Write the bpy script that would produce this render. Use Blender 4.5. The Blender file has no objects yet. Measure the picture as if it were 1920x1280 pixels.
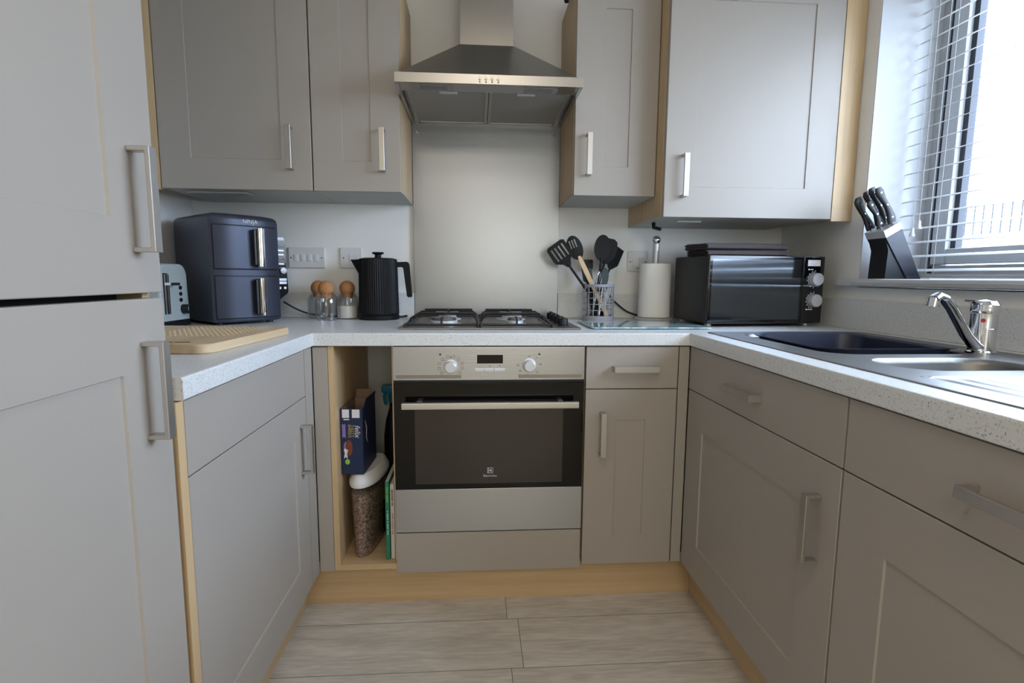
import bpy, bmesh, math, random
from mathutils import Vector, Matrix
random.seed(7)
S = bpy.context.scene
COL = S.collection
PI = math.pi

# ------------------------------------------------------------------ camera
cam_d = bpy.data.cameras.new('camera'); cam = bpy.data.objects.new('camera', cam_d); COL.objects.link(cam)
S.camera = cam
YAW, PITCH, ROLL, F = 0.0670, -0.1209, 0.0073, 988.72
cam_d.sensor_width = 36; cam_d.lens = F/1920*36; cam_d.clip_start = .05
_f = Vector((math.sin(YAW)*math.cos(PITCH), math.cos(YAW)*math.cos(PITCH), math.sin(PITCH)))
_r = Vector((math.cos(YAW), -math.sin(YAW), 0)); _u = _r.cross(_f)
_r2 = _r*math.cos(ROLL)+_u*math.sin(ROLL); _u2 = -_r*math.sin(ROLL)+_u*math.cos(ROLL)
M = Matrix((_r2, _u2, -_f)).transposed().to_4x4(); M.translation = Vector((.2585, -1.6133, 1.0793))
cam.matrix_world = M

# ------------------------------------------------------------------ world, lights, exposure
W = bpy.data.worlds.new('world'); S.world = W; W.use_nodes = True
nt = W.node_tree; bg = nt.nodes['Background']
bg.inputs[0].default_value = (.62, .77, 1, 1); bg.inputs[1].default_value = 8.4
def area(name, loc, rot, sx, sy, power, col, portal=False):
    l = bpy.data.lights.new(name, 'AREA'); l.shape = 'RECTANGLE'; l.size = sx; l.size_y = sy
    l.energy = power; l.color = col
    if portal: l.cycles.is_portal = True
    o = bpy.data.objects.new(name, l); COL.objects.link(o); o.location = loc; o.rotation_euler = rot
    return o
area('kitchen_window_portal', (1.87, -.68, 1.62), (0, PI/2, 0), 1.15, 1.75, 1, (1, 1, 1), True)
area('rear_window_portal', (.7, -4.72, 1.5), (PI/2, 0, 0), 1.3, 1.2, 1, (1, 1, 1), True)
area('added_dining_fill', (-.2, -3.3, 2.37), (0, 0, 0), 1.4, 1.4, 11, (1, .87, .72))  # unseen warm fill added behind the camera to lift the room
area('added_kitchen_fill', (.35, -1.5, 2.38), (0, 0, 0), .5, .5, 2.5, (1, .87, .72))  # second warm fill, added overhead to brighten the kitchen
S.view_settings.view_transform = 'Standard'; S.view_settings.look = 'None'
S.view_settings.exposure = 1.08; S.view_settings.gamma = 1; S.view_settings.use_curve_mapping = False

# ------------------------------------------------------------------ materials
def hexc(h):
    c = [int(h[i:i+2], 16)/255 for i in (0, 2, 4)]
    return tuple([(x/12.92 if x <= .04045 else ((x+.055)/1.055)**2.4) for x in c])+(1,)
def mat(name, col, rough=.5, metal=0, bump=0, bscale=200, noise=0, nscale=8, spec=None, coat=0, trans=0, ior=1.45, aniso=None):
    m = bpy.data.materials.new(name); m.use_nodes = True; t = m.node_tree; b = t.nodes['Principled BSDF']
    c = hexc(col) if isinstance(col, str) else col
    b.inputs['Base Color'].default_value = c; b.inputs['Roughness'].default_value = rough
    b.inputs['Metallic'].default_value = metal
    if spec is not None: b.inputs['Specular IOR Level'].default_value = spec
    b.inputs['Coat Weight'].default_value = coat; b.inputs['Transmission Weight'].default_value = trans
    b.inputs['IOR'].default_value = ior
    tc = t.nodes.new('ShaderNodeTexCoord')
    if noise:
        n = t.nodes.new('ShaderNodeTexNoise'); n.inputs['Scale'].default_value = nscale; n.inputs['Detail'].default_value = 4
        t.links.new(tc.outputs['Object'], n.inputs['Vector'])
        mx = t.nodes.new('ShaderNodeMix'); mx.data_type = 'RGBA'
        mx.inputs['A'].default_value = tuple(x*(1-noise) for x in c[:3])+(1,); mx.inputs['B'].default_value = tuple(min(1, x*(1+noise)) for x in c[:3])+(1,)
        t.links.new(n.outputs['Fac'], mx.inputs['Factor']); t.links.new(mx.outputs['Result'], b.inputs['Base Color'])
    if bump:
        n = t.nodes.new('ShaderNodeTexNoise'); n.inputs['Scale'].default_value = bscale; n.inputs['Detail'].default_value = 3
        mp = t.nodes.new('ShaderNodeMapping')
        if aniso: mp.inputs['Scale'].default_value = aniso
        t.links.new(tc.outputs['Object'], mp.inputs['Vector']); t.links.new(mp.outputs['Vector'], n.inputs['Vector'])
        bp_ = t.nodes.new('ShaderNodeBump'); bp_.inputs['Strength'].default_value = bump; bp_.inputs['Distance'].default_value = .001
        t.links.new(n.outputs['Fac'], bp_.inputs['Height']); t.links.new(bp_.outputs['Normal'], b.inputs['Normal'])
    return m
def wood(name, c1, c2, axis, rough=.45, scale=1.0):
    m = mat(name, c1, rough); t = m.node_tree; b = t.nodes['Principled BSDF']
    tc = [n for n in t.nodes if n.type == 'TEX_COORD'][0]
    mp = t.nodes.new('ShaderNodeMapping'); s = [60*scale]*3; s['xyz'.index(axis)] = 2.5*scale; mp.inputs['Scale'].default_value = s
    n = t.nodes.new('ShaderNodeTexNoise'); n.inputs['Scale'].default_value = 1; n.inputs['Detail'].default_value = 5; n.inputs['Distortion'].default_value = .4
    s2 = [9*scale]*3; s2['xyz'.index(axis)] = .8*scale
    mp2 = t.nodes.new('ShaderNodeMapping'); mp2.inputs['Scale'].default_value = s2
    n2 = t.nodes.new('ShaderNodeTexNoise'); n2.inputs['Scale'].default_value = 1; n2.inputs['Detail'].default_value = 2
    mth = t.nodes.new('ShaderNodeMath'); mth.operation = 'ADD'
    cr = t.nodes.new('ShaderNodeValToRGB'); cr.color_ramp.elements[0].position = .75; cr.color_ramp.elements[1].position = 1.25
    cr.color_ramp.elements[0].color = hexc(c2); cr.color_ramp.elements[1].color = hexc(c1)
    ms = t.nodes.new('ShaderNodeMapRange'); ms.inputs['From Min'].default_value = .6; ms.inputs['From Max'].default_value = 1.4
    L = t.links.new
    L(tc.outputs['Object'], mp.inputs['Vector']); L(mp.outputs['Vector'], n.inputs['Vector'])
    L(tc.outputs['Object'], mp2.inputs['Vector']); L(mp2.outputs['Vector'], n2.inputs['Vector'])
    L(n.outputs['Fac'], mth.inputs[0]); L(n2.outputs['Fac'], mth.inputs[1]); L(mth.outputs[0], ms.inputs['Value'])
    cr.color_ramp.elements[0].position = .15; cr.color_ramp.elements[1].position = .85
    L(ms.outputs[0], cr.inputs['Fac']); L(cr.outputs['Color'], b.inputs['Base Color'])
    return m
def stone():
    m = mat('speckled_worktop', 'C9CCCB', .32); t = m.node_tree; b = t.nodes['Principled BSDF']; L = t.links.new
    tc = [n for n in t.nodes if n.type == 'TEX_COORD'][0]
    def specks(scale, th, prev, col, seed):
        mp = t.nodes.new('ShaderNodeMapping'); mp.inputs['Location'].default_value = (seed, seed*2, seed*3)
        v = t.nodes.new('ShaderNodeTexNoise'); v.inputs['Scale'].default_value = scale; v.inputs['Detail'].default_value = 2
        L(tc.outputs['Object'], mp.inputs['Vector']); L(mp.outputs['Vector'], v.inputs['Vector'])
        r = t.nodes.new('ShaderNodeValToRGB'); r.color_ramp.elements[0].position = th; r.color_ramp.elements[1].position = th+.04
        L(v.outputs['Fac'], r.inputs['Fac'])
        mx = t.nodes.new('ShaderNodeMix'); mx.data_type = 'RGBA'
        if isinstance(prev, tuple): mx.inputs['A'].default_value = prev
        else: L(prev, mx.inputs['A'])
        mx.inputs['B'].default_value = col; L(r.outputs['Color'], mx.inputs['Factor'])
        return mx.outputs['Result']
    o = specks(260, .6, hexc('D8DADA'), hexc('BEC0BE'), 1)
    o = specks(330, .62, o, hexc('E2E4E4'), 5)
    o = specks(300, .665, o, hexc('83827E'), 9)
    L(o, b.inputs['Base Color'])
    return m
def floor_mat():
    m = mat('grey_oak_planks', '97907F', .42); t = m.node_tree; b = t.nodes['Principled BSDF']; L = t.links.new
    tc = [n for n in t.nodes if n.type == 'TEX_COORD'][0]
    mp0 = t.nodes.new('ShaderNodeMapping'); mp0.inputs['Location'].default_value = (1.3*4-.354, .2140*20+.270, 0)
    br = t.nodes.new('ShaderNodeTexBrick'); br.offset = .974; br.offset_frequency = 2; br.squash = 1
    br.inputs['Brick Width'].default_value = 1.3; br.inputs['Row Height'].default_value = .214; br.inputs['Scale'].default_value = 1
    br.inputs['Mortar Size'].default_value = .0011; br.inputs['Mortar Smooth'].default_value = .2
    br.inputs['Color1'].default_value = (.35, .35, .35, 1); br.inputs['Color2'].default_value = (.62, .62, .62, 1); br.inputs['Mortar'].default_value = (0, 0, 0, 1)
    L(tc.outputs['Object'], mp0.inputs['Vector']); L(mp0.outputs['Vector'], br.inputs['Vector'])
    mp = t.nodes.new('ShaderNodeMapping'); mp.inputs['Scale'].default_value = (3.2, 17, 1)
    vm = t.nodes.new('ShaderNodeVectorMath'); vm.operation = 'MULTIPLY_ADD'; vm.inputs[1].default_value = (9, 9, 9)
    L(br.outputs['Color'], vm.inputs[0]); L(tc.outputs['Object'], vm.inputs[2]); L(vm.outputs[0], mp.inputs['Vector'])
    n = t.nodes.new('ShaderNodeTexNoise'); n.inputs['Scale'].default_value = 1; n.inputs['Detail'].default_value = 6; n.inputs['Distortion'].default_value = 1.6
    L(mp.outputs['Vector'], n.inputs['Vector'])
    mp3 = t.nodes.new('ShaderNodeMapping'); mp3.inputs['Scale'].default_value = (14, 130, 1)
    L(tc.outputs['Object'], mp3.inputs['Vector'])
    n3 = t.nodes.new('ShaderNodeTexNoise'); n3.inputs['Scale'].default_value = 1; n3.inputs['Detail'].default_value = 3
    L(mp3.outputs['Vector'], n3.inputs['Vector'])
    ad = t.nodes.new('ShaderNodeMix'); ad.data_type = 'FLOAT'; ad.inputs[0].default_value = .45
    L(n.outputs['Fac'], ad.inputs[2]); L(n3.outputs['Fac'], ad.inputs[3])
    cr = t.nodes.new('ShaderNodeValToRGB'); cr.color_ramp.elements[0].position = .28; cr.color_ramp.elements[1].position = .62
    cr.color_ramp.elements[0].color = hexc('B3AB9F'); cr.color_ramp.elements[1].color = hexc('DAD4CA')
    L(ad.outputs[0], cr.inputs['Fac'])
    mx = t.nodes.new('ShaderNodeMix'); mx.data_type = 'RGBA'; mx.inputs['B'].default_value = hexc('6A645A')
    L(br.outputs['Fac'], mx.inputs['Factor']); L(cr.outputs['Color'], mx.inputs['A']); L(mx.outputs['Result'], b.inputs['Base Color'])
    return m
def glass_mat(name, tint=(1, 1, 1, 1), refl=.12, rough=.02):
    m = bpy.data.materials.new(name); m.use_nodes = True; t = m.node_tree; t.nodes.remove(t.nodes['Principled BSDF'])
    out = t.nodes['Material Output']; tr = t.nodes.new('ShaderNodeBsdfTransparent'); gl = t.nodes.new('ShaderNodeBsdfGlossy')
    gl.inputs['Roughness'].default_value = rough; tr.inputs[0].default_value = tint
    lw = t.nodes.new('ShaderNodeLayerWeight'); lw.inputs['Blend'].default_value = .35
    mr = t.nodes.new('ShaderNodeMapRange'); mr.inputs['To Min'].default_value = refl*.5; mr.inputs['To Max'].default_value = min(1, refl*5)
    mx = t.nodes.new('ShaderNodeMixShader'); L = t.links.new
    L(lw.outputs['Facing'], mr.inputs['Value']); L(mr.outputs[0], mx.inputs[0]); L(tr.outputs[0], mx.inputs[1]); L(gl.outputs[0], mx.inputs[2]); L(mx.outputs[0], out.inputs[0])
    return m
P = {}
P['paint'] = mat('cashmere_matt_paint', 'A39C93', .42, bump=.04, bscale=900)
P['oak_z'] = wood('light_oak_upright', 'CFB48C', 'BC9E78', 'z')
P['oak_x'] = wood('light_oak_lengthways', 'CFB48C', 'BC9E78', 'x')
P['oak_y'] = wood('light_oak_crossways', 'CFB48C', 'BC9E78', 'y')
P['white_carcass'] = mat('pale_grey_underside', 'B9B8B2', .5)
P['top'] = stone()
P['floor'] = floor_mat()
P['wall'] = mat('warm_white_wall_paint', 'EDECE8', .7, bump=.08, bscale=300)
P['reveal'] = mat('glare_darkened_wall_paint', 'C3C5C7', .7)  # wall paint with a darkened colour, to hold back window glare on reveal and sill
P['ceil'] = mat('ceiling_white', 'E6E4DF', .8)
P['steel'] = mat('brushed_steel', 'B8BABE', .27, 1, bump=.12, bscale=6, aniso=(1, 60, 60))
P['hood'] = mat('hood_brushed_steel', 'A09C96', .3, 1, bump=.12, bscale=6, aniso=(1, 60, 60))
P['steel_v'] = mat('brushed_steel_splashback', '8E9094', .32, 1, bump=.1, bscale=6, aniso=(1, 60, 60))
P['steel_s'] = mat('satin_sink_steel', '858482', .42, 1, bump=.05, bscale=6, aniso=(60, 1, 60))
P['nickel'] = mat('satin_nickel', 'C4C0BA', .42, 1)
P['chrome'] = mat('chrome', 'E0E2E6', .06, 1)
P['silver'] = mat('silver_plastic', 'C9CBCE', .35, .4)
P['mesh'] = mat('aluminium_mesh', 'B5B2AB', .55, .7, bump=.5, bscale=520)
P['charcoal'] = mat('charcoal_plastic', '3E4250', .38, .35, bump=.03, bscale=900)
P['black'] = mat('black_plastic', '15161A', .4)
P['matt_black'] = mat('matt_black_silicone', '0C0D10', .5, spec=.3)
P['gloss_black'] = mat('gloss_black', '0A0B0E', .06, coat=.5)
P['cast'] = mat('black_cast_iron', '17171A', .45)
P['oven_glass'] = mat('black_oven_glass', '0A0A0A', .05, spec=.35)
P['white'] = mat('white_plastic', 'DADADB', .35)
P['upvc'] = mat('white_upvc', 'B9BBBD', .35)
P['duck'] = mat('duck_egg_enamel', 'A7AFAC', .3)
P['cork'] = mat('cork', 'B07C4E', .8, noise=.25, nscale=180, bump=.3, bscale=300)
P['glass'] = glass_mat('clear_glass', (.95, .96, .97, 1), .14)
P['pane'] = glass_mat('window_glass', refl=.05, rough=.0)
P['powder'] = mat('white_powder', 'E4DFD6', .9, bump=.3, bscale=300)
P['board'] = wood('chopping_board_wood', 'DAC4A2', 'BFA27C', 'y', .5, .7)
P['board_dark'] = mat('burnt_lettering', '6B4A33', .8)
P['paper'] = mat('paper_towel', 'F4F2ED', .9, bump=.5, bscale=350)
P['towel'] = mat('grey_woven_cloth', '50494B', .95, bump=.8, bscale=700)
P['wire'] = mat('grey_coated_wire', '9C9CA3', .4)
P['beech'] = wood('beech_spoon', 'DCC29C', 'CDAE84', 'z', .6)
P['tub'] = mat('dark_blue_tub', '23283A', .35)
P['slat'] = mat('white_blind_slat', 'B4B5B5', .45)
P['screen'] = mat('dark_display', '0E0C0B', .12)
P['red'] = mat('red_dot', 'B0202A', .4)
P['green'] = mat('green_book_spine', '1F7F5E', .6)
P['yellowgreen'] = mat('lime_lettering', '7CB447', .6)
P['offwhite'] = mat('off_white_paper', 'C9C4BE', .7)
P['pink'] = mat('dusty_pink_lettering', 'A86F72', .7)
P['navy'] = mat('navy_card', '1E2C4E', .5)
P['cardboard'] = mat('plain_cardboard', '8E7260', .8)
P['lilac'] = mat('lilac_print', '8674B8', .5)
P['white_ink'] = mat('white_ink', 'DDDDE4', .5)
P['gold_ink'] = mat('pale_gold_ink', 'B8A26C', .5)
P['brown_ink'] = mat('brown_food_print', '7A3F2C', .5, noise=.5, nscale=90)
P['lime_ink'] = mat('lime_print', '8CC23A', .5)
P['grey_ink'] = mat('grey_ink', '55534F', .6)
P['teal'] = mat('teal_plastic', '0F6E86', .35)
P['blade'] = mat('blade_steel', 'C9CCD0', .15, 1)
P['block_blue'] = mat('dark_blue_black_block', '20222E', .35)
P['spacer'] = mat('dark_window_gasket', '2B2E38', .4)
P['fence'] = mat('dark_grey_railing', '33363A', .8)
P['ground'] = mat('pale_paving', 'B8B6B0', .9, noise=.1, nscale=4)
P['bulb'] = mat('frosted_lamp_cover', 'A8A39E', .5)
def kibble_mat():
    m = mat('brown_kibble', '8A6A55', .8); t = m.node_tree; b = t.nodes['Principled BSDF']; L = t.links.new
    tc = [n for n in t.nodes if n.type == 'TEX_COORD'][0]
    v = t.nodes.new('ShaderNodeTexVoronoi'); v.inputs['Scale'].default_value = 130; L(tc.outputs['Object'], v.inputs['Vector'])
    cr = t.nodes.new('ShaderNodeValToRGB'); cr.color_ramp.elements[0].position = .15; cr.color_ramp.elements[1].position = .75
    cr.color_ramp.elements[0].color = hexc('C4A58C'); cr.color_ramp.elements[1].color = hexc('6E5545')
    L(v.outputs['Distance'], cr.inputs['Fac']); L(cr.outputs['Color'], b.inputs['Base Color'])
    bp_ = t.nodes.new('ShaderNodeBump'); bp_.inputs['Strength'].default_value = .8; bp_.inputs['Distance'].default_value = .003; bp_.invert = True
    L(v.outputs['Distance'], bp_.inputs['Height']); L(bp_.outputs['Normal'], b.inputs['Normal']); return m
P['kibble'] = kibble_mat()
P['tub_clear'] = glass_mat('cloudy_clear_plastic', (.82, .82, .86, 1), .1, .2)
def marble_glass():
    m = mat('aqua_marbled_glass', '9FC4CC', .06, coat=.5); t = m.node_tree; b = t.nodes['Principled BSDF']; L = t.links.new
    tc = [n for n in t.nodes if n.type == 'TEX_COORD'][0]
    n = t.nodes.new('ShaderNodeTexNoise'); n.inputs['Scale'].default_value = 14; n.inputs['Distortion'].default_value = 3; n.inputs['Detail'].default_value = 3
    L(tc.outputs['Object'], n.inputs['Vector'])
    cr = t.nodes.new('ShaderNodeValToRGB'); e = cr.color_ramp.elements; e[0].position = .38; e[1].position = .56
    e[0].color = hexc('7FAAB6'); e[1].color = hexc('BCD6D9'); k = e.new(.7); k.color = hexc('DDE8E8')
    L(n.outputs['Fac'], cr.inputs['Fac']); L(cr.outputs['Color'], b.inputs['Base Color']); return m
P['marble'] = marble_glass()
P['aqua_edge'] = mat('dark_aqua_ink', '2E4D55', .3)

# ------------------------------------------------------------------ mesh helpers
def new(): return bmesh.new()
def box(bm, x0, x1, y0, y1, z0, z1, bev=0, seg=2):
    t = bmesh.new() if bev else bm
    v = [t.verts.new((x, y, z)) for x in (x0, x1) for y in (y0, y1) for z in (z0, z1)]
    for f in ((0, 1, 3, 2), (4, 6, 7, 5), (0, 4, 5, 1), (2, 3, 7, 6), (0, 2, 6, 4), (1, 5, 7, 3)): t.faces.new([v[i] for i in f])
    if bev:
        bmesh.ops.recalc_face_normals(t, faces=t.faces[:])
        bmesh.ops.bevel(t, geom=t.edges[:], offset=bev, segments=seg, profile=.5, affect='EDGES', clamp_overlap=True)
        me = bpy.data.meshes.new('tmp'); t.to_mesh(me); t.free(); bm.from_mesh(me); bpy.data.meshes.remove(me)
    return bm
def ring_tube(bm, pts, r, seg=8, closed=False, scale=None):
    pts = [Vector(p) for p in pts]; n = len(pts); rings = []; up = None
    for i, p in enumerate(pts):
        a = pts[(i-1) % n] if (i or closed) else p; b = pts[(i+1) % n] if (i < n-1 or closed) else p
        d = (b-a).normalized()
        if up is None: up = Vector((0, 0, 1)) if abs(d.z) < .9 else Vector((0, 1, 0))
        s = d.cross(up).normalized(); up = s.cross(d).normalized()
        rr = r[i] if isinstance(r, (list, tuple)) else r
        sx, sy = scale if scale else (1, 1)
        rings.append([bm.verts.new(p+s*math.cos(2*PI*k/seg)*rr*sx+up*math.sin(2*PI*k/seg)*rr*sy) for k in range(seg)])
    for i in range(n if closed else n-1):
        A, B = rings[i], rings[(i+1) % n]
        for k in range(seg): bm.faces.new((A[k], A[(k+1) % seg], B[(k+1) % seg], B[k]))
    if not closed: bm.faces.new(rings[0][::-1]); bm.faces.new(rings[-1])
    return bm
def lathe(bm, prof, seg=32, c=(0, 0, 0), cap=True, flute=0, nfl=0):
    c = Vector(c); rings = []
    for r, z in prof:
        rings.append([bm.verts.new(c+Vector(((r-(flute if (flute and k % 2) else 0))*math.cos(2*PI*k/seg), (r-(flute if (flute and k % 2) else 0))*math.sin(2*PI*k/seg), z))) for k in range(seg)])
    for i in range(len(rings)-1):
        A, B = rings[i], rings[i+1]
        for k in range(seg): bm.faces.new((A[k], A[(k+1) % seg], B[(k+1) % seg], B[k]))
    if cap: bm.faces.new(rings[0][::-1]); bm.faces.new(rings[-1])
    return bm
def cyl(bm, p0, p1, r, seg=20, r1=None):
    return ring_tube(bm, [p0, p1], [r, r if r1 is None else r1], seg)
def prism(bm, poly, axis, a0, a1):
    def pt(u, v, a):
        return {'x': (a, u, v), 'y': (u, a, v), 'z': (u, v, a)}[axis]
    A = [bm.verts.new(pt(u, v, a0)) for u, v in poly]; B = [bm.verts.new(pt(u, v, a1)) for u, v in poly]
    n = len(poly); bm.faces.new(A); bm.faces.new(B[::-1])
    for i in range(n): bm.faces.new((A[i], B[i], B[(i+1) % n], A[(i+1) % n]))
    return bm
def rrect(x0, x1, y0, y1, r, n=5):
    out = []
    for cx, cy, a in ((x1-r, y1-r, 0), (x0+r, y1-r, 90), (x0+r, y0+r, 180), (x1-r, y0+r, 270)):
        for i in range(n+1):
            t = math.radians(a+90*i/n); out.append((cx+r*math.cos(t), cy+r*math.sin(t)))
    return out
def sphere(bm, c, r, seg=20, ring=12, sc=(1, 1, 1)):
    prof = [(max(1e-4, r*math.sin(PI*i/ring)), -r*math.cos(PI*i/ring)) for i in range(ring+1)]
    t = bmesh.new(); lathe(t, prof, seg)
    for v in t.verts: v.co = Vector((v.co.x*sc[0]+c[0], v.co.y*sc[1]+c[1], v.co.z*sc[2]+c[2]))
    me = bpy.data.meshes.new('tmp'); t.to_mesh(me); t.free(); bm.from_mesh(me); bpy.data.meshes.remove(me)
    return bm
def loft(bm, loops, cap=True):
    R = [[bm.verts.new(p) for p in l] for l in loops]; n = len(R[0])
    for i in range(len(R)-1):
        for k in range(n): bm.faces.new((R[i][k], R[i][(k+1) % n], R[i+1][(k+1) % n], R[i+1][k]))
    if cap: bm.faces.new(R[0][::-1]); bm.faces.new(R[-1])
    return bm
def xform(bm, mtx): bmesh.ops.transform(bm, matrix=mtx, verts=bm.verts[:]); return bm
def finish(bm, name, m, parent=None, label=None, smooth=35):
    bmesh.ops.recalc_face_normals(bm, faces=bm.faces[:])
    for f in bm.faces: f.smooth = True
    me = bpy.data.meshes.new(name); bm.to_mesh(me); bm.free()
    me.set_sharp_from_angle(angle=math.radians(smooth)); me.materials.append(m)
    o = bpy.data.objects.new(name, me); COL.objects.link(o)
    wn = o.modifiers.new('weighted_normals', 'WEIGHTED_NORMAL'); wn.keep_sharp = True; wn.weight = 100
    if parent: o.parent = parent
    if label: o['label'] = label
    return o
def tag(o, label, cat, group=None, kind=None):
    if label: o['label'] = label
    if cat: o['category'] = cat
    if group: o['group'] = group
    if kind: o['kind'] = kind
    return o
def thing(name, label, cat, loc=(0, 0, 0), rz=0, group=None):
    o = bpy.data.objects.new(name, None); o.empty_display_size = .05; COL.objects.link(o); o.location = loc; o.rotation_euler = (0, 0, rz)
    return tag(o, label, cat, group)
def struct(name, bm, m, parent=None, label=None):
    o = finish(bm, name, m, parent)
    if not parent: o['kind'] = 'structure'
    if label: o['label'] = label
    return o
def text_bm(s, size, ext=.0004, shear=0, align='CENTER'):
    cu = bpy.data.curves.new('t', 'FONT'); cu.body = s; cu.size = size; cu.extrude = ext; cu.align_x = align; cu.align_y = 'CENTER'; cu.resolution_u = 3; cu.shear = shear
    o = bpy.data.objects.new('t', cu); COL.objects.link(o)
    dg = bpy.context.evaluated_depsgraph_get(); me = bpy.data.meshes.new_from_object(o.evaluated_get(dg))
    bm = bmesh.new(); bm.from_mesh(me); bpy.data.objects.remove(o); bpy.data.curves.remove(cu); bpy.data.meshes.remove(me)
    return bm
FRONT = Matrix.Rotation(PI/2, 4, 'X')       # xy text -> xz plane, facing -y
def text(s, size, loc, m, parent, name='lettering', rot=0, shear=0, scale=(1, 1)):
    bm = text_bm(s, size, shear=shear)
    xform(bm, Matrix.Translation(loc) @ FRONT @ Matrix.Rotation(rot, 4, 'Z') @ Matrix.Diagonal((scale[0], scale[1], 1, 1)))
    return finish(bm, name, m, parent)

# ------------------------------------------------------------------ room shell
WY, XL, XR = .6254, -.88, 1.575         # back wall, left wall, right wall
DL, DR = -.24, .9335                    # door planes of left and right runs
struct('floor', box(new(), -2.62, XR+.22, -4.9, WY+.1, -.1, 0), P['floor'])
struct('ceiling', box(new(), -2.62, XR+.22, -4.9, WY+.1, 2.4, 2.5), P['ceil'])
struct('wall_back', box(new(), XL-.2, XR+.22, WY, WY+.1, 0, 2.4), P['wall'])
b = box(new(), XL-.1, XL, -1.45, WY, 0, 2.4); struct('wall_left', b, P['wall'])
b = box(new(), -2.62, XL-.1, -1.45, -1.35, 0, 2.4); box(b, -2.62, -2.52, -4.8, -1.45, 0, 2.4); struct('wall_side', b, P['wall'])
W0, W1, SZ, WT = -1.5, .14, 1.083, 2.13  # window opening y0,y1, sill z, top z
b = box(new(), XR, XR+.216, W1, WY, 0, 2.4); box(b, XR, XR+.216, -4.9, W0, 0, 2.4)
box(b, XR, XR+.216, W0, W1, 0, SZ-.03); box(b, XR, XR+.216, W0, W1, WT, 2.4)
struct('wall_right', b, P['wall'])
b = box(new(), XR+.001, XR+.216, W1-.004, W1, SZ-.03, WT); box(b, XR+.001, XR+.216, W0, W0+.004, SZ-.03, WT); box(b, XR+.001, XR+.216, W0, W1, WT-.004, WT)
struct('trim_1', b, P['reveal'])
# back-of-room wall with a wide patio window
b = box(new(), -2.62, .05, -4.9, -4.8, 0, 2.4); box(b, 1.35, XR+.22, -4.9, -4.8, 0, 2.4); box(b, .05, 1.35, -4.9, -4.8, 2.1, 2.4); box(b, .05, 1.35, -4.9, -4.8, 0, .9)
struct('wall_rear', b, P['wall'])
b = new()
for x in (.05, .67, 1.29): box(b, x, x+.06, -4.86, -4.8, .9, 2.1)
box(b, .11, 1.29, -4.86, -4.8, .9, .96); box(b, .11, 1.29, -4.86, -4.8, 2.04, 2.1)
wr = struct('window_2', b, P['upvc'])
struct('glass', box(new(), .11, 1.29, -4.835, -4.825, .96, 2.04), glass_mat('light_warming_glass', (.8, .72, .6, 1), .05, 0), wr)  # tint added to warm the daylight coming in from behind
# window sill board
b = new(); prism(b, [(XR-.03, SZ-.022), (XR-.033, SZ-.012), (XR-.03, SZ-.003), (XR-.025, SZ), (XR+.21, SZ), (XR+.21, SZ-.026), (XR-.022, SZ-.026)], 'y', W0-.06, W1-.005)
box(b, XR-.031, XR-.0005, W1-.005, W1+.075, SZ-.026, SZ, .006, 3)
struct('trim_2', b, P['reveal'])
# kitchen window frame
FX = 1.79
b = new()
box(b, FX, FX+.06, W1-.05, W1-.003, SZ-.001, WT-.003, .002); box(b, FX, FX+.06, W0+.003, W0+.05, SZ, WT-.006, .004)
box(b, FX, FX+.06, W0+.05, W1-.05, SZ+.0, SZ+.045, .004); box(b, FX, FX+.06, W0+.05, W1-.05, WT-.05, WT-.006, .004)
for zz in (.012, .028): box(b, FX-.006, FX+.002, W0+.05, W1-.05, SZ+zz, SZ+zz+.006)
win = struct('window_1', b, P['upvc'])
b = new(); s0, s1, sz0, sz1 = W0+.055, W1-.055, SZ+.049, WT-.054
for y0, y1, z0, z1 in ((s1-.055, s1, sz0, sz1), (s0, s0+.055, sz0, sz1), (s0+.055, s1-.055, sz0, sz0+.05), (s0+.055, s1-.055, sz1-.05, sz1)):
    box(b, FX-.012, FX+.045, y0, y1, z0, z1, .005); box(b, FX-.002, FX+.03, y0+.012, y1-.012, z0+.012, z1-.012)
struct('sash', b, P['upvc'], win)
b = new()
box(b, FX+.006, FX+.03, s1-.073, s1-.055, sz0+.05, sz1-.05); box(b, FX+.006, FX+.03, s0+.055, s0+.073, sz0+.05, sz1-.05)
box(b, FX-.0125, FX+.05, W1-.0545, W1-.0505, SZ+.02, WT-.06)
struct('gasket', b, P['spacer'], win)
struct('glass', box(new(), FX+.016, FX+.02, s0+.05, s1-.05, sz0+.045, sz1-.045), P['pane'], win)

# outside: paving and a pale fence
tag(finish(box(new(), 1.9, 30, -14, 25, -.4, -.2), 'paving', P['ground']), 'pale paving outside behind the garden fence', 'paving', kind='structure')
fe = thing('garden_railing', 'thin grey railing of upright bars seen low through the kitchen window', 'railing', (6, 0, 1.36))
for zz in (.235, .57): finish(box(new(), -.012, .012, 2.2, 6.4, zz, zz+.012), 'rail', P['fence'], fe)
for i in range(38): finish(box(new(), -.006, .006, 2.3+i*.108, 2.309+i*.108, .247, .57), 'railing_bar', P['fence'], fe)
tag(finish(box(new(), 5.9, 6.1, -3, 12, -.2, 1.595), 'garden_wall', P['ground']), 'pale garden wall under the railing outside the window', 'wall')

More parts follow.
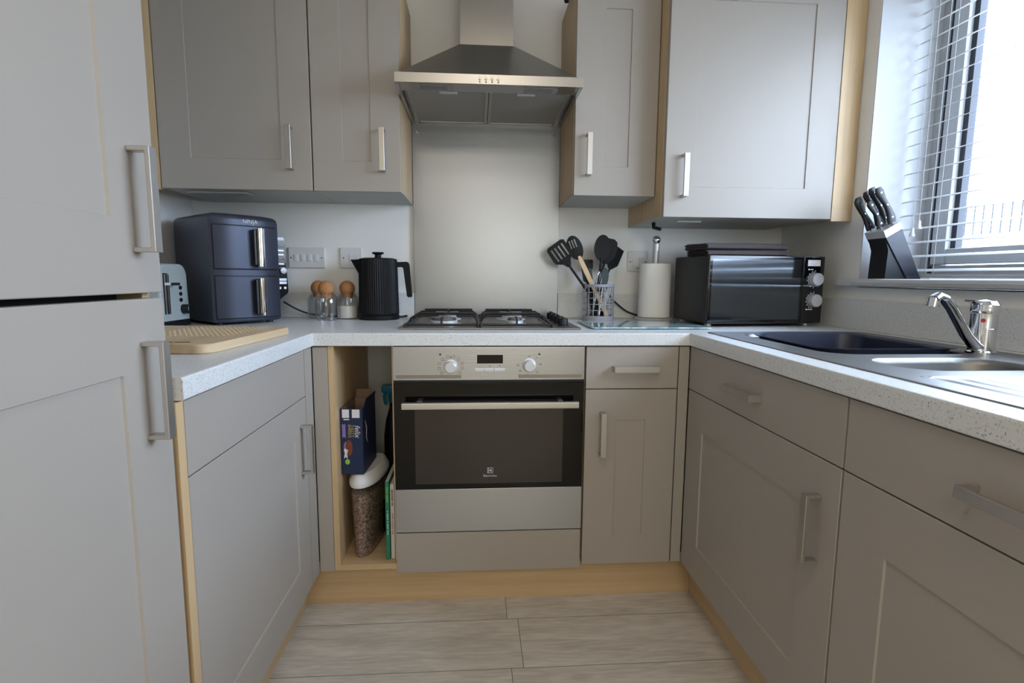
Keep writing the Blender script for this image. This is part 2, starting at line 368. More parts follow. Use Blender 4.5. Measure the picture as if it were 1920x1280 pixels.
# ------------------------------------------------------------------ cabinet building blocks (local: front at y=0, x width, z up)
def handle(parent, cx, cz, vert, L=.142, out=.032, y=0, w=.018, label=None):
    t = .007; h = L/2
    poly = [(-h, 0), (-h, -out), (h, -out), (h, 0), (h-t, 0), (h-t, -out+t), (-h+t, -out+t), (-h+t, 0)]
    b = prism(new(), poly, 'z', -w/2, w/2)     # u along x, v along y
    bmesh.ops.recalc_face_normals(b, faces=b.faces[:])
    bmesh.ops.bevel(b, geom=[e for e in b.edges], offset=.0008, segments=1, affect='EDGES')
    m = Matrix.Translation((cx, y-.0002, cz))
    if vert: m = m @ Matrix.Rotation(-PI/2, 4, 'Y')
    xform(b, m); return finish(b, 'handle', P['nickel'], parent, label)
def slab(parent, name, x0, x1, z0, z1, t=.02, m=None):
    return finish(box(new(), x0, x1, 0, t, z0, z1, .0012, 2), name, m or P['paint'], parent)
def shaker(parent, x0, x1, z0, z1, mg=.1, t=.021, rec=.0038, name='door'):
    b = new(); e = .0012
    def rect(x0_, x1_, z0_, z1_, y): return [(x0_, y, z0_), (x1_, y, z0_), (x1_, y, z1_), (x0_, y, z1_)]
    loops = [rect(x0, x1, z0, z1, t), rect(x0, x1, z0, z1, e), rect(x0+e, x1-e, z0+e, z1-e, 0),
             rect(x0+mg-.0005, x1-mg+.0005, z0+mg-.0005, z1-mg+.0005, 0), rect(x0+mg+.0012, x1-mg-.0012, z0+mg+.0012, z1-mg-.0012, rec)]
    loft(b, loops); return finish(b, name, P['paint'], parent)
def carcass(parent, x0, x1, z0, z1, y0=.0225, y1=.57, m=None, name='carcass', lab=None):
    return finish(box(new(), x0, x1, y0, y1, z0, z1), name, m or P['oak_z'], parent, lab)
ZK, ZB, ZD, ZT = .145, .145, .731, .868

# left run: origin at door plane, local x -> +y world, local -y -> +x world
L0 = -.727
lc = thing('base_cabinet', 'pale grey base cabinet with one door and plain top panel, left of the floor', 'cabinet', (DL, L0, 0), PI/2)
carcass(lc, .0245, .70, ZK+.004, ZT, y1=.62)
slab(lc, 'drawer_front', .0275, .655, ZD+.0015, ZT-.002)
d = shaker(lc, .0275, .655, ZB, ZD-.0015); handle(d, .605, .588, True)
slab(lc, 'filler_strip', .659, .725, ZB, ZT-.002)
finish(box(new(), .001, .0235, -.001, .62, .0, ZT), 'end_panel', P['oak_z'], lc, 'light oak end panel')
# fridge housing
fr = thing('fridge_cabinet', 'tall pale grey cabinet with upper and lower fridge doors at the left edge', 'cabinet', (DL, -1.345, 0), PI/2)
b = box(new(), 0, .018, .022, .638, 0, 2.2); box(b, .592, .61, .022, .638, 0, 2.2); box(b, .018, .592, .6, .638, .1, 2.2); box(b, .018, .592, .022, .6, 2.18, 2.2); box(b, .018, .592, .022, .6, .1, .12)
finish(b, 'carcass', P['oak_z'], fr)
finish(box(new(), .0185, .5915, .06, .59, .121, 2.17), 'fridge_body', P['black'], fr)  # coloured black to paint shade into the gap between the doors
d = shaker(fr, .003, .6075, .145, 1.0435, .107); handle(d, .552, .905, True, L=.15, label='satin nickel handle of the lower fridge door')
d = shaker(fr, .003, .6075, 1.052, 2.18, .107); handle(d, .552, 1.187, True, L=.15, label='satin nickel handle of the upper fridge door')
# filler at the left back corner
tag(finish(box(new(), DL+.0015, -.1945, .0015, .021, ZB, ZT-.002, .001), 'corner_filler_panel', P['paint']), 'narrow grey filler panel between the left cabinet and the open oak shelf unit', 'panel')
# open oak unit
ou = thing('open_shelf_unit', 'narrow open light oak unit holding cat food, left of the oven', 'shelf unit', (-.193, .003, 0))
finish(box(new(), 0, .0175, 0, .5, .1475, ZT), 'side_panel', P['oak_z'], ou)
finish(box(new(), .188, .1945, .02, .5, .165, ZT), 'side_panel', P['oak_z'], ou)
finish(box(new(), .0175, .1945, 0, .5, .147, .1645), 'bottom_shelf', P['oak_x'], ou)
finish(box(new(), .0175, .1875, .5, .508, .1475, ZT), 'back_panel', P['white_carcass'], ou)
# oven housing + oven
oh = thing('oven_housing', 'oven housing with a plain grey panel below the oven', 'cabinet', (0, 0, 0))
b = box(new(), .0095, .022, .0235, .57, .149, ZT); box(b, .576, .5885, .0235, .57, .149, ZT); box(b, .022, .576, .0235, .57, .25, .262); finish(b, 'carcass', P['oak_z'], oh)
slab(oh, 'bottom_panel', .002, .594, .134, .2665)
ov = thing('oven', 'built-in stainless steel single oven with dark glass door', 'oven', (0, 0, 0))
finish(box(new(), .024, .574, .024, .55, .264, ZT-.004), 'body', P['black'], ov)
finish(box(new(), .0015, .5955, .0, .0215, .762, ZT-.0015, .0015), 'control_panel', P['steel'], ov)
b = box(new(), .0025, .5945, .0015, .021, .7615-.006, .7605); finish(b, 'vent_gap', P['black'], ov)
P['dull'] = mat('dull_steel', '8D8980', .45, 1)
for x0 in (.01, .388): finish(box(new(), x0, x0+.2, -.0012, .0002, .7685, .779), 'vent_strip', P['dull'], ov)
dr = finish(box(new(), .0025, .5945, -.002, .021, .413, .7545, .001), 'door', P['oven_glass'], ov)
finish(box(new(), .0025, .5945, -.002, .021, .271, .4125, .001), 'lower_trim', P['steel'], dr, 'brushed steel lower door panel')
finish(box(new(), .066, .53, -.0026, -.002, .43, .70, .0), 'inner_window', mat('oven_inner_window', '45423F', .09, .75), dr)
b = box(new(), .033, .57, -.058, -.042, .684, .7035, .002); box(b, .075, .089, -.0425, -.001, .688, .699); box(b, .512, .526, -.0425, -.001, .688, .699)
finish(b, 'handle', P['nickel'], dr, 'long satin steel bar handle')
bb = new()
for q in ((.0, .018, .0, .0015), (.0, .0015, .0, .018), (.0165, .018, .0, .018), (.0, .018, .0165, .018)): box(bb, .291+q[0], .291+q[1], -.0033, -.002, .463+q[2], .463+q[3])
prism(bb, [(.3045, .467), (.3045, .477), (.297, .472)], 'y', -.0033, -.002); box(bb, .2945, .2965, -.0033, -.002, .466, .478)
finish(bb, 'logo', P['silver'], dr)
text('Electrolux', .0105, (.3, -.0028, .4545), P['silver'], dr)
def knob(parent, x, z, r=.0185):
    b = new(); m = Matrix.Translation((x, 0, z)) @ Matrix.Rotation(PI/2, 4, 'X')
    lathe(b, [(r+.003, 0), (r+.003, .004), (r, .005), (r-.001, .024), (r-.003, .026)], 32); xform(b, m)
    k = finish(b, 'knob', P['silver'], parent)
    return k
for kx, kz in ((.178, .8055), (.421, .8085)): knob(ov, kx, kz)
b = new()
for i in range(10):
    a = math.radians(-130+i*28.8); x, z = .178+.036*math.sin(a), .8055+.031*math.cos(a)
    for q in ((-.004, .004, -.004, -.0032), (-.004, .004, .0032, .004), (-.004, -.0032, -.004, .004), (.0032, .004, -.004, .004)): box(b, x+q[0], x+q[1], -.0006, .0001, z+q[2], z+q[3])
box(b, .143, .1495, -.0006, .0001, .8395, .846); box(b, .449, .4555, -.0006, .0001, .84, .8465)
box(b, .1765, .1795, -.0006, .0001, .8315, .8365); box(b, .4195, .4225, -.0006, .0001, .8345, .8385)
finish(b, 'dial_marks', P['grey_ink'], ov)
for s, a in (('50', 40), ('100', 85), ('150', 135), ('200', 190), ('220', 235), ('250', 270)):
    aa = math.radians(a); text(s, .0055, (.421+.035*math.sin(aa), -.0005, .8085+.031*math.cos(aa)), P['grey_ink'], ov, 'dial_marks')
finish(box(new(), .259, .339, -.0008, .0004, .8145, .8415, .0004), 'display', P['screen'], ov)
b = new()
for q in ((.252, .2805), (.281, .311), (.3115, .346)): box(b, q[0], q[1], -.003, .0004, .7895, .7995, .0012)
finish(b, 'button_strip', P['silver'], ov)
for t_, x_ in (('-', .268), ('o', .298), ('+', .328)): text(t_, .010, (x_, -.0005, .8065), P['grey_ink'], ov, 'button_symbol')
# back run right cabinet
bc = thing('base_cabinet', 'narrow grey base cabinet with drawer and door, right of the oven', 'cabinet', (.598, 0, 0))
carcass(bc, .002, .298, ZK+.004, ZT)
dw = slab(bc, 'drawer_front', .003, .2975, ZD+.0015, ZT-.002); handle(dw, .157, .797, False)
d = shaker(bc, .003, .2975, ZB, ZD-.0015, .1); handle(d, .0575, .588, True)
tag(finish(box(new(), .899, DR-.0015, .0015, .021, ZB, ZT-.002, .001), 'corner_filler_panel', P['paint']), 'narrow grey filler panel right of the narrow cabinet, in the right corner', 'panel')
# right run: local x -> -y world, local -y -> -x world
def right_cab(y0, w, label, x_off=0):
    c = thing('base_cabinet', label, 'cabinet', (DR, y0, 0), -PI/2)
    carcass(c, x_off+.003, w-.002, ZK+.004, ZD-.04, y1=.62)
    dw = slab(c, 'drawer_front', x_off+.0015, w-.0015, ZD+.0015, ZT-.002); handle(dw, (w+x_off)/2, .797, False)
    return c
c = right_cab(0, .716, 'wide grey base cabinet under the sink, nearest the right corner')
d = shaker(c, .0025, .7145, ZB, ZD-.0015, .11); 
xx = .658; handle(d, xx, .588, True)
c = right_cab(-.718, .645, 'grey base cabinet under the draining board, at the right edge')
d = shaker(c, .0015, .6435, ZB, ZD-.0015, .11); handle(d, .59, .588, True)
# kickboards
KS = .06
tag(finish(box(new(), DL-KS, DR+KS, KS, KS+.016, 0, .1465), 'kickboard', P['oak_x']), 'light oak kickboard under the oven, along the back', 'kickboard')
tag(finish(box(new(), DL-KS-.016, DL-KS, -.7, KS-.001, 0, .147), 'kickboard', P['oak_y']), 'light oak kickboard under the left cabinet door', 'kickboard')
tag(finish(box(new(), DR+KS, DR+KS+.016, -2.0, KS-.001, 0, .147), 'kickboard', P['oak_y']), 'light oak kickboard under the right-hand sink cabinets', 'kickboard')

# ------------------------------------------------------------------ worktop (with hob and sink cut-outs)
Z0, Z1 = .870, .910; ON = .008
b = new()
SX0, SX1, SY0, SY1 = 1.02, 1.47, -1.30, -.03      # sink cutout
nose = lambda: [(-.0, Z0+.002), (0, Z1-.006), (.002, Z1-.0015), (.006, Z1), (.05, Z1), (.05, Z0), (.002, Z0)]
xl, xr = DL+ON, DR-ON
# back run front nose, left and right noses (mitred in the corners)
def nose_run(bm, A, B, inward, ma, mb):
    A, B, inw = Vector(A), Vector(B), Vector(inward); t = (B-A).normalized()
    la = [A+inw*u+t*(u*ma)+Vector((0, 0, v)) for u, v in nose()]; lb = [B+inw*u+t*(u*mb)+Vector((0, 0, v)) for u, v in nose()]
    loft(bm, [la, lb])
nose_run(b, (xl, -ON, 0), (xr, -ON, 0), (0, 1, 0), -1, 1)
nose_run(b, (xl, -.713, 0), (xl, -ON, 0), (-1, 0, 0), 0, 1)
nose_run(b, (xr, -ON, 0), (xr, -2.0, 0), (1, 0, 0), -1, 0)
i = .05
box(b, XL+.002, xl-i, -.713, WY-.002, Z0, Z1)
box(b, xl-i, xr+i, -ON+i, WY-.002, Z0, Z1)
box(b, xr+i, XR-.002, SY1, WY-.002, Z0, Z1); box(b, xr+i, SX0, SY0, SY1, Z0, Z1); box(b, SX1, XR-.002, SY0, SY1, Z0, Z1); box(b, xr+i, XR-.002, -2.0, SY0, Z0, Z1)
bmesh.ops.remove_doubles(b, verts=b.verts[:], dist=.00005)
tag(finish(b, 'worktop', P['top']), 'continuous speckled white worktop running round three sides of the kitchen', 'worktop')
UZ = 1.012
tag(finish(box(new(), XL+.001, -.0015, WY-.018, WY-.001, Z1+.0005, UZ, .001), 'upstand', P['top']), 'speckled upstand on the back wall, left of the steel splashback', 'upstand')
tag(finish(box(new(), .6005, XR-.0185, WY-.018, WY-.001, Z1+.0005, UZ, .001), 'upstand', P['top']), 'speckled upstand on the back wall, right of the steel splashback', 'upstand')
tag(finish(box(new(), XR-.018, XR-.001, -2.0, WY-.001, Z1+.0005, UZ, .001), 'upstand', P['top']), 'speckled upstand along the right wall behind the sink', 'upstand')
sp = finish(box(new(), .0, .599, WY-.0155, WY-.001, Z1+.0005, 1.69, .0008), 'splashback', P['steel_v'])
tag(sp, 'brushed stainless steel splashback behind the gas hob', 'splashback')
for x in (.022, .575): 
    b = new(); cyl(b, (x, WY-.019, 1.655), (x, WY-.0155, 1.655), .006, 16); finish(b, 'screw_cap', P['chrome'], sp)

# ------------------------------------------------------------------ wall cabinets
YW = .288
def wall_cab(x0, w, z0, z1, yf, label, side, hx, hz, mg=.1, und=None):
    c = thing('wall_cabinet', label, 'cabinet', (x0, yf, z0))
    dep = WY-.002-yf
    b = box(new(), .0, .018, .0225, dep, .006, z1-z0); box(b, w-.018, w, .0225, dep, .006, z1-z0); box(b, .018, w-.018, .0225, dep, z1-z0-.018, z1-z0); box(b, .018, w-.018, dep-.01, dep, .04, z1-z0-.018)
    finish(b, 'carcass', P['oak_z'], c)
    finish(box(new(), .0005, w-.0005, .0225, dep, .0005, .0055), 'bottom_panel', P['white_carcass'], c, 'pale grey underside')
    d = shaker(c, .0015, w-.0015, 0, z1-z0, mg); handle(d, hx, hz-z0, True)
    return c
c = wall_cab(-.802, .5, 1.37, 2.095, YW, 'wide grey wall cabinet above the air fryer', 0, .4315, 1.508, .1)
b = box(new(), .05, .26, .05, .11, -.007, .0, .003); finish(b, 'light_fitting', P['white_carcass'], c, 'low light fitting under the cabinet')
wall_cab(-.3005, .2985, 1.37, 2.095, YW, 'narrow grey wall cabinet left of the cooker hood', 0, .238, 1.507, .1)
wall_cab(.6, .2955, 1.37, 2.095, YW, 'narrow grey wall cabinet right of the cooker hood', 0, .0505, 1.508, .1)
c = wall_cab(.8965, .603, 1.29, 2.095, .2, 'deep wide grey cupboard hung lower beside the window', 0, .066, 1.427, .102)
b = new(); ring_tube(b, [(.035, .20, .01), (.03, .18, -.02), (.045, .15, -.028)], .007, 8); finish(b, 'pipe_stub', P['black'], c)
b = box(new(), .09, .18, .1, .13, -.007, .0, .002); finish(b, 'pipe_clip', P['white_carcass'], c)
tag(finish(box(new(), 1.5005, 1.5735, .2, .22, 1.283, 2.095, .001), 'filler_panel', P['oak_z']), 'light oak filler panel between the deep cupboard and the right wall', 'panel')
tag(finish(box(new(), -.852, -.8035, YW+.0, YW+.02, 1.366, 2.095, .001), 'filler_panel', P['oak_z']), 'light oak filler strip left of the wide wall cabinet', 'panel')
# black strap end hanging over the edge of the cabinet
b = new(); ring_tube(b, [(.585, .42, 2.072), (.584, .42, 2.09), (.588, .42, 2.112), (.605, .42, 2.124), (.66, .42, 2.122), (.74, .42, 2.112)], [.008, .011, .011, .0105, .01, .009], 12, scale=(1, .8))
b2 = thing('hanging_strap', 'black rounded strap end hanging over the cabinet beside the hood chimney', 'strap', (0, 0, 0))
finish(b, 'strap', P['matt_black'], b2)

# ------------------------------------------------------------------ cooker hood
ho = thing('cooker_hood', 'stainless steel chimney cooker hood above the hob', 'cooker hood', (0, 0, 0))
hy, hb, hz0, hz1 = .14, WY-.017, 1.684, 1.713
b = new()
R_ = lambda x0, x1, y0, y1, z: [(x0, y0, z), (x1, y0, z), (x1, y1, z), (x0, y1, z)]
loft(b, [R_(.001, .598, hy+.012, hb, hz1-.001), R_(.198, .39, .37, hb, 1.895)], True)
finish(b, 'canopy', P['hood'], ho)
finish(box(new(), .2, .388, .372, hb, 1.893, 2.395), 'chimney', P['hood'], ho)
b = box(new(), .0005, .5985, hy, hy+.012, hz0, hz1+.001, .001); finish(b, 'front_strip', mat('hood_front_steel', 'B2B0AC', .3, 1), ho)
b = new()
box(b, .0005, .012, hy+.012, hb, hz0, hz1); box(b, .587, .5985, hy+.012, hb, hz0, hz1); box(b, .012, .587, hb-.02, hb, hz0+.002, hz1)
box(b, .012, .587, hy+.012, hy+.088, hz0+.004, hz1); box(b, .012, .587, hy+.088, hb-.02, hz1-.004, hz1-.0015)
finish(b, 'underside_frame', P['steel'], ho)
for k, (x0, x1) in enumerate(((.03, .296), (.303, .569))):
    f = finish(box(new(), x0, x1, hy+.092, hb-.024, hz0+.006, hz0+.018, .002), 'grease_filter', P['mesh'], ho)
    b = new(); y0, y1 = hy+.09, hb-.022
    for q in ((x0-.002, x0+.008, y0, y1), (x1-.008, x1+.002, y0, y1), (x0, x1, y1-.008, y1)): box(b, q[0], q[1], q[2], q[3], hz0+.003, hz0+.0075)
    finish(b, 'filter_frame', P['nickel'], f)
    cx = .165 if k == 0 else .425
    finish(box(new(), cx-.03, cx+.03, y0+.004, y0+.018, hz0+.001, hz0+.006, .001), 'filter_latch', P['silver'], f)
for cx in (.125, .468):
    b = prism(new(), rrect(cx-.055, cx+.055, hy+.03, hy+.078, .01), 'z', hz0+.0025, hz0+.0045); l = finish(b, 'hood_light', P['bulb'], ho)
    finish(box(new(), cx-.05, cx+.038, hy+.035, hy+.07, hz0+.0015, hz0+.0028, .0005), 'lamp_cover', mat('frosted_lens', '7F7C7A', .3), l)
for k in range(4):
    b = new(); x = .268+k*.0195; cyl(b, (x, hy-.004, 1.7005), (x, hy+.0005, 1.7005), .0042, 16); finish(b, 'button', P['nickel'], ho)
for k in range(4):
    b = box(new(), .266+k*.0195, .2705+k*.0195, hy-.0005, hy+.0002, 1.6885, 1.6925); finish(b, 'button_symbol', P['grey_ink'], ho)

# ------------------------------------------------------------------ gas hob
hb_ = thing('gas_hob', 'stainless steel four burner gas hob with black pan supports', 'hob', (0, 0, Z1))
plate = finish(box(new(), .004, .602, .095, .575, .0003, .006, .0025), 'hob_plate', P['steel_s'], hb_)
for bx, by, r in ((.145, .22, .047), (.145, .455, .036), (.39, .22, .03), (.39, .455, .044)):
    b = new(); lathe(b, [(r+.016, .0055), (r+.014, .009), (r, .011), (r, .02), (r-.003, .022)], 36, (bx, by, 0)); bu = finish(b, 'burner', P['silver'], hb_)
    b = new(); lathe(b, [(r-.006, .0215), (r-.004, .025), (r-.008, .031), (r-.014, .032)], 36, (bx, by, 0)); finish(b, 'burner_cap', P['steel_s'], bu)
for gx0, gx1 in ((.025, .262), (.272, .508)):
    b = new(); w = .0042; y0, y1 = .115, .562; h = .036
    # base frame low rail + raised bars
    ring_tube(b, [(gx0, y0, .014), (gx1, y0, .014), (gx1, y1, .014), (gx0, y1, .014)], w, 8, True)
    for yy in (y0+.105, y1-.105):
        ring_tube(b, [(gx0+.0, yy, .014), (gx0+.008, yy, h-.008), (gx0+.02, yy, h), (gx0+.075, yy, h)], .0034, 8)
        ring_tube(b, [(gx1-.0, yy, .014), (gx1-.008, yy, h-.008), (gx1-.02, yy, h), (gx1-.075, yy, h)], .0034, 8)
    ring_tube(b, [(gx0+.022, y0+.03, h), (gx1-.022, y0+.03, h), (gx1-.022, y1-.02, h), (gx0+.022, y1-.02, h)][::-1][:0] or [(gx0+.022, y1-.004, h), (gx1-.022, y1-.004, h)], .0048, 8)
    cx = (gx0+gx1)/2
    for a, c2 in ((y0, y0+.06), (y1, y1-.06), ((y0+y1)/2-.03, (y0+y1)/2+.03)):
        ring_tube(b, [(cx, a, .014 if a in (y0, y1) else h), (cx, a, h), (cx, c2, h)] if a in (y0, y1) else [(cx, a, h), (cx, c2, h)], .0034, 8)
    ring_tube(b, [(gx0, (y0+y1)/2, .014), (gx0+.008, (y0+y1)/2, h-.008), (gx0+.02, (y0+y1)/2, h), (gx1-.02, (y0+y1)/2, h), (gx1-.008, (y0+y1)/2, h-.008), (gx1, (y0+y1)/2, .014)], .0036, 8)
    for xx_ in (gx0, gx1):
        for yy in (y0, y1): cyl(b, (xx_, yy, .0062), (xx_, yy, .016), .005, 10)
    finish(b, 'pan_support', P['cast'], hb_)
for k in range(4):
    b = new(); c = (.553, .175+k*.098, 0); lathe(b, [(.021, .0058), (.021, .009), (.0175, .011), (.0165, .030), (.0145, .032)], 28, c)
    box(b, c[0]-.0035, c[0]+.0035, c[1]-.018, c[1]+.018, .028, .036, .001); finish(b, 'knob', P['black'], hb_)

# ------------------------------------------------------------------ sink, tap, washing-up tub
sk = thing('sink', 'stainless steel one and a half bowl sink with draining board', 'sink', (0, 0, Z1))
b = new()
def bowl(bm, x0, x1, y0, y1, r, depth, top=.003):
    n = 8
    l0 = [(x, y, top) for x, y in rrect(x0, x1, y0, y1, r, n)]
    l1 = [(x, y, top-.003) for x, y in rrect(x0+.004, x1-.004, y0+.004, y1-.004, r, n)]
    l2 = [(x, y, top-.012) for x, y in rrect(x0+.009, x1-.009, y0+.009, y1-.009, r-.004, n)]
    l3 = [(x, y, -depth+.02) for x, y in rrect(x0+.02, x1-.02, y0+.02, y1-.02, r-.008, n)]
    l4 = [(x, y, -depth) for x, y in rrect(x0+.045, x1-.045, y0+.045, y1-.045, r-.02, n)]
    loft(bm, [l0, l1, l2, l3, l4], False); bm.faces.new([bm.verts.new(p) for p in l4])
    return l0
OX0, OX1, OY0, OY1 = .985, 1.503, -1.33, .012
holes = [(1.055, 1.425, -.492, -.045, .07), (1.07, 1.355, -.705, -.545, .07)]
# sheet with holes: triangulated fill
b = new()
edges = []
def loop_edges(pts):
    vs = [b.verts.new((x, y, .003)) for x, y in pts]
    return [b.edges.new((vs[i], vs[(i+1) % len(vs)])) for i in range(len(vs))]
edges += loop_edges(rrect(OX0+.004, OX1-.004, OY0+.004, OY1-.004, .02, 5))
for h_ in holes: edges += loop_edges(rrect(h_[0], h_[1], h_[2], h_[3], h_[4], 8))
edges += loop_edges(rrect(1.03, 1.47, -1.27, -.755, .03, 6))
bmesh.ops.triangle_fill(b, edges=edges, use_beauty=True, normal=(0, 0, 1))
lo = rrect(OX0, OX1, OY0, OY1, .022, 5); li = rrect(OX0+.004, OX1-.004, OY0+.004, OY1-.004, .02, 5)
loft(b, [[(x, y, .0003) for x, y in lo], [(x, y, .0025) for x, y in lo], [(x, y, .003) for x, y in li]], False)
for h_ in holes: bowl(b, h_[0], h_[1], h_[2], h_[3], h_[4], .15 if h_[1] > 1.4 else .11)
# drainer panel: grooves along y
nx = 110; ys = [-1.27, -1.262, -1.24, -1.2, -.83, -.79, -.765, -.755]; rows = []
for y in ys:
    row = []
    for i in range(nx+1):
        x = 1.03+.44*i/nx; u = (x-1.05)/.40; amp = 0
        if 0 < u < 1 and -1.25 < y < -.78: amp = .0025*max(0, math.sin(u*PI*2*11))**.7 if math.sin(u*PI*2*11) > 0 else 0
        edge = 0 if (i in (0, nx) or y in (-1.27, -.755)) else -.0025
        row.append(b.verts.new((x, y, .003+edge+amp)))
    rows.append(row)
for r0, r1 in zip(rows, rows[1:]):
    for i in range(nx): b.faces.new((r0[i], r0[i+1], r1[i+1], r1[i]))
finish(b, 'sink_top', P['steel_s'], sk, smooth=50)
for cx, cy, z in ((1.24, -.27, -.149), (1.21, -.625, -.109)):
    bb = new(); lathe(bb, [(.028, z+.0002), (.028, z+.002), (.02, z+.001), (.001, z+.001)], 24, (cx, cy, 0)); finish(bb, 'drain', P['chrome'], sk)
tu = thing('washing_up_tub', 'dark blue washing-up tub sitting in the main sink bowl', 'tub', (0, 0, Z1))
b = new(); n = 8
def RL(x0, x1, y0, y1, r, z, lip=0):
    out = []
    for x, y in rrect(x0, x1, y0, y1, r, n):
        v = (y-(y0+y1)/2)/((y1-y0)/2); zz = z+(lip*max(0, abs(v)-.55)/.45)
        out.append((x, y, zz))
    return out
loft(b, [RL(1.10, 1.375, -.44, -.11, .05, -.14), RL(1.078, 1.40, -.460, -.092, .06, .004, .007), RL(1.068, 1.41, -.469, -.084, .06, .006, .007), RL(1.068, 1.41, -.469, -.084, .06, .004, .007),
         RL(1.076, 1.402, -.462, -.09, .06, .004, .007), RL(1.081, 1.396, -.457, -.096, .06, .001, .007), RL(1.104, 1.371, -.436, -.114, .05, -.136)], True)
finish(b, 'tub', P['tub'], tu)
tp = thing('mixer_tap', 'chrome mixer tap with long angled spout behind the half bowl', 'tap', (1.425, -.475, Z1+.003))
b = new(); lathe(b, [(.029, 0), (.029, .004), (.0255, .007), (.0255, .055), (.0262, .0555), (.0262, .0575), (.0255, .058), (.0255, .092)], 32); finish(b, 'tap_body', P['chrome'], tp)
b = new(); lathe(b, [(.0262, .0935), (.0275, .1), (.027, .112), (.02, .121), (.001, .124)], 32); 
loft(b, [[(-.022, -.012, .112), (-.022, .012, .112), (-.022, .012, .118), (-.022, -.012, .118)], [(-.04, -.013, .119), (-.04, .013, .119), (-.04, .013, .123), (-.04, -.013, .123)]])
lv = finish(b, 'lever', P['chrome'], tp)
b = new(); cyl(b, (-.02, -.018, .077), (-.0205, -.0186, .077), .0045, 14); xform(b, Matrix.Identity(4)); finish(b, 'hot_mark', P['red'], lv)
b = new()
ring_tube(b, [(-.012, -.006, .012), (-.03, -.012, .02), (-.055, -.014, .045), (-.098, -.016, .105), (-.118, -.017, .126), (-.135, -.018, .131), (-.147, -.019, .124)], [.013, .0125, .0115, .011, .0115, .0125, .0135], 14, scale=(1.15, .8))
cyl(b, (-.143, -.018, .128), (-.146, -.018, .108), .0125, 20)
finish(b, 'spout', P['chrome'], tp)

# ------------------------------------------------------------------ sockets and switches on the back wall
def plate(x0, x1, z0, z1, label, name='switch_plate', y=WY):
    t = thing(name, label, 'switch', ((x0+x1)/2, y-.001, (z0+z1)/2)); w, h = (x1-x0)/2, (z1-z0)/2
    finish(box(new(), -w, w, -.008, 0, -h, h, .003, 3), 'plate', P['white'], t); return t, w, h
t, w, h = plate(-.508, -.362, 1.112, 1.195, 'wide white four-switch plate beside the air fryer')
for k in range(4): finish(box(new(), -.05+k*.027, -.035+k*.027, -.011, -.007, -.015, .012, .002), 'rocker', P['white'], t)
b = new()
for x in (-.062, .06): cyl(b, (x, -.0086, -.001), (x, -.0078, -.001), .003, 10)
finish(b, 'screw', P['grey_ink'], t)
t, w, h = plate(-.301, -.213, 1.112, 1.195, 'square white switch plate behind the black kettle')
finish(box(new(), -.008, .03, -.011, -.007, -.014, .014, .002), 'rocker', P['white'], t)
b = new(); cyl(b, (-.03, -.0086, 0), (-.03, -.0078, 0), .003, 10); finish(b, 'screw', P['grey_ink'], t)
t, w, h = plate(.899, .987, 1.108, 1.193, 'square white switched socket plate left of the paper towel')
finish(box(new(), -.022, -.004, -.011, -.007, -.02, .012, .002), 'rocker', P['white'], t)
finish(box(new(), .004, .026, -.010, -.007, -.02, .016, .001), 'fuse_holder', P['offwhite'], t)
b = new()
for x in (-.033, .033): cyl(b, (x, -.0086, -.002), (x, -.0078, -.002), .003, 10)
box(b, -.006, .008, -.0086, -.0078, -.03, -.027); finish(b, 'screw', P['grey_ink'], t)
t, w, h = plate(.69, .778, 1.108, 1.193, 'white socket plate behind the kitchen utensils', 'socket_plate')
finish(box(new(), -.034, .01, -.036, -.0078, -.035, .005, .004), 'plug', P['black'], t)
b = new(); cyl(b, (-.03, -.0086, .01), (-.03, -.0078, .01), .003, 10); finish(b, 'screw', P['grey_ink'], t)
t, w, h = plate(1.468, 1.53, 1.293, 1.318, 'tiny white outlet box under the deep cupboard', 'outlet_box')
b = new()
for x in (-.012, .014): cyl(b, (x, -.0086, 0), (x, -.0078, 0), .0035, 10)
finish(b, 'outlet_hole', P['grey_ink'], t)

# ------------------------------------------------------------------ air fryer
af = thing('air_fryer', 'tall charcoal two-drawer air fryer with chrome handles', 'air fryer', (-.607, .2, Z1), math.radians(48))
AW, AD, AH = .236, .335, .376
def plan(off=0, bulge=.022, x0=0, x1=AW, y1=AD, rf=.028, rb=.03):
    pts = []; n = 14
    for i in range(n+1):
        u = i/n; x = x0+(x1-x0)*u; s = 2*u-1
        y = bulge*(abs(s)**3.2)-off; pts.append((x, y))
    pts += [(x1+.0, y1-rb)] + [(x1-rb+rb*math.cos(a), y1-rb+rb*math.sin(a)) for a in (PI/6, PI/3, PI/2)] + [(x0+rb+rb*math.cos(a), y1-rb+rb*math.sin(a)) for a in (PI/2, 2*PI/3, 5*PI/6)] + [(x0, y1-rb)]
    return pts
pl = plan(); cen = (AW/2, AD/2)
def ins(pl, d): return [(cen[0]+(x-cen[0])*(1-d/ (AW/2)), cen[1]+(y-cen[1])*(1-d/(AD/2))) for x, y in pl]
b = new(); loft(b, [[(x, y, z) for x, y in ins(pl, d)] for d, z in ((.012, .008), (.003, .012), (0, .02), (0, AH-.022), (.003, AH-.010), (.010, AH-.003), (.02, AH))])
finish(b, 'body', P['charcoal'], af, smooth=40)
for x in (.03, AW-.03):
    for y in (.05, AD-.04): finish(cyl(new(), (x, y, 0.0005), (x, y, .01), .012, 14), 'foot', P['black'], af)
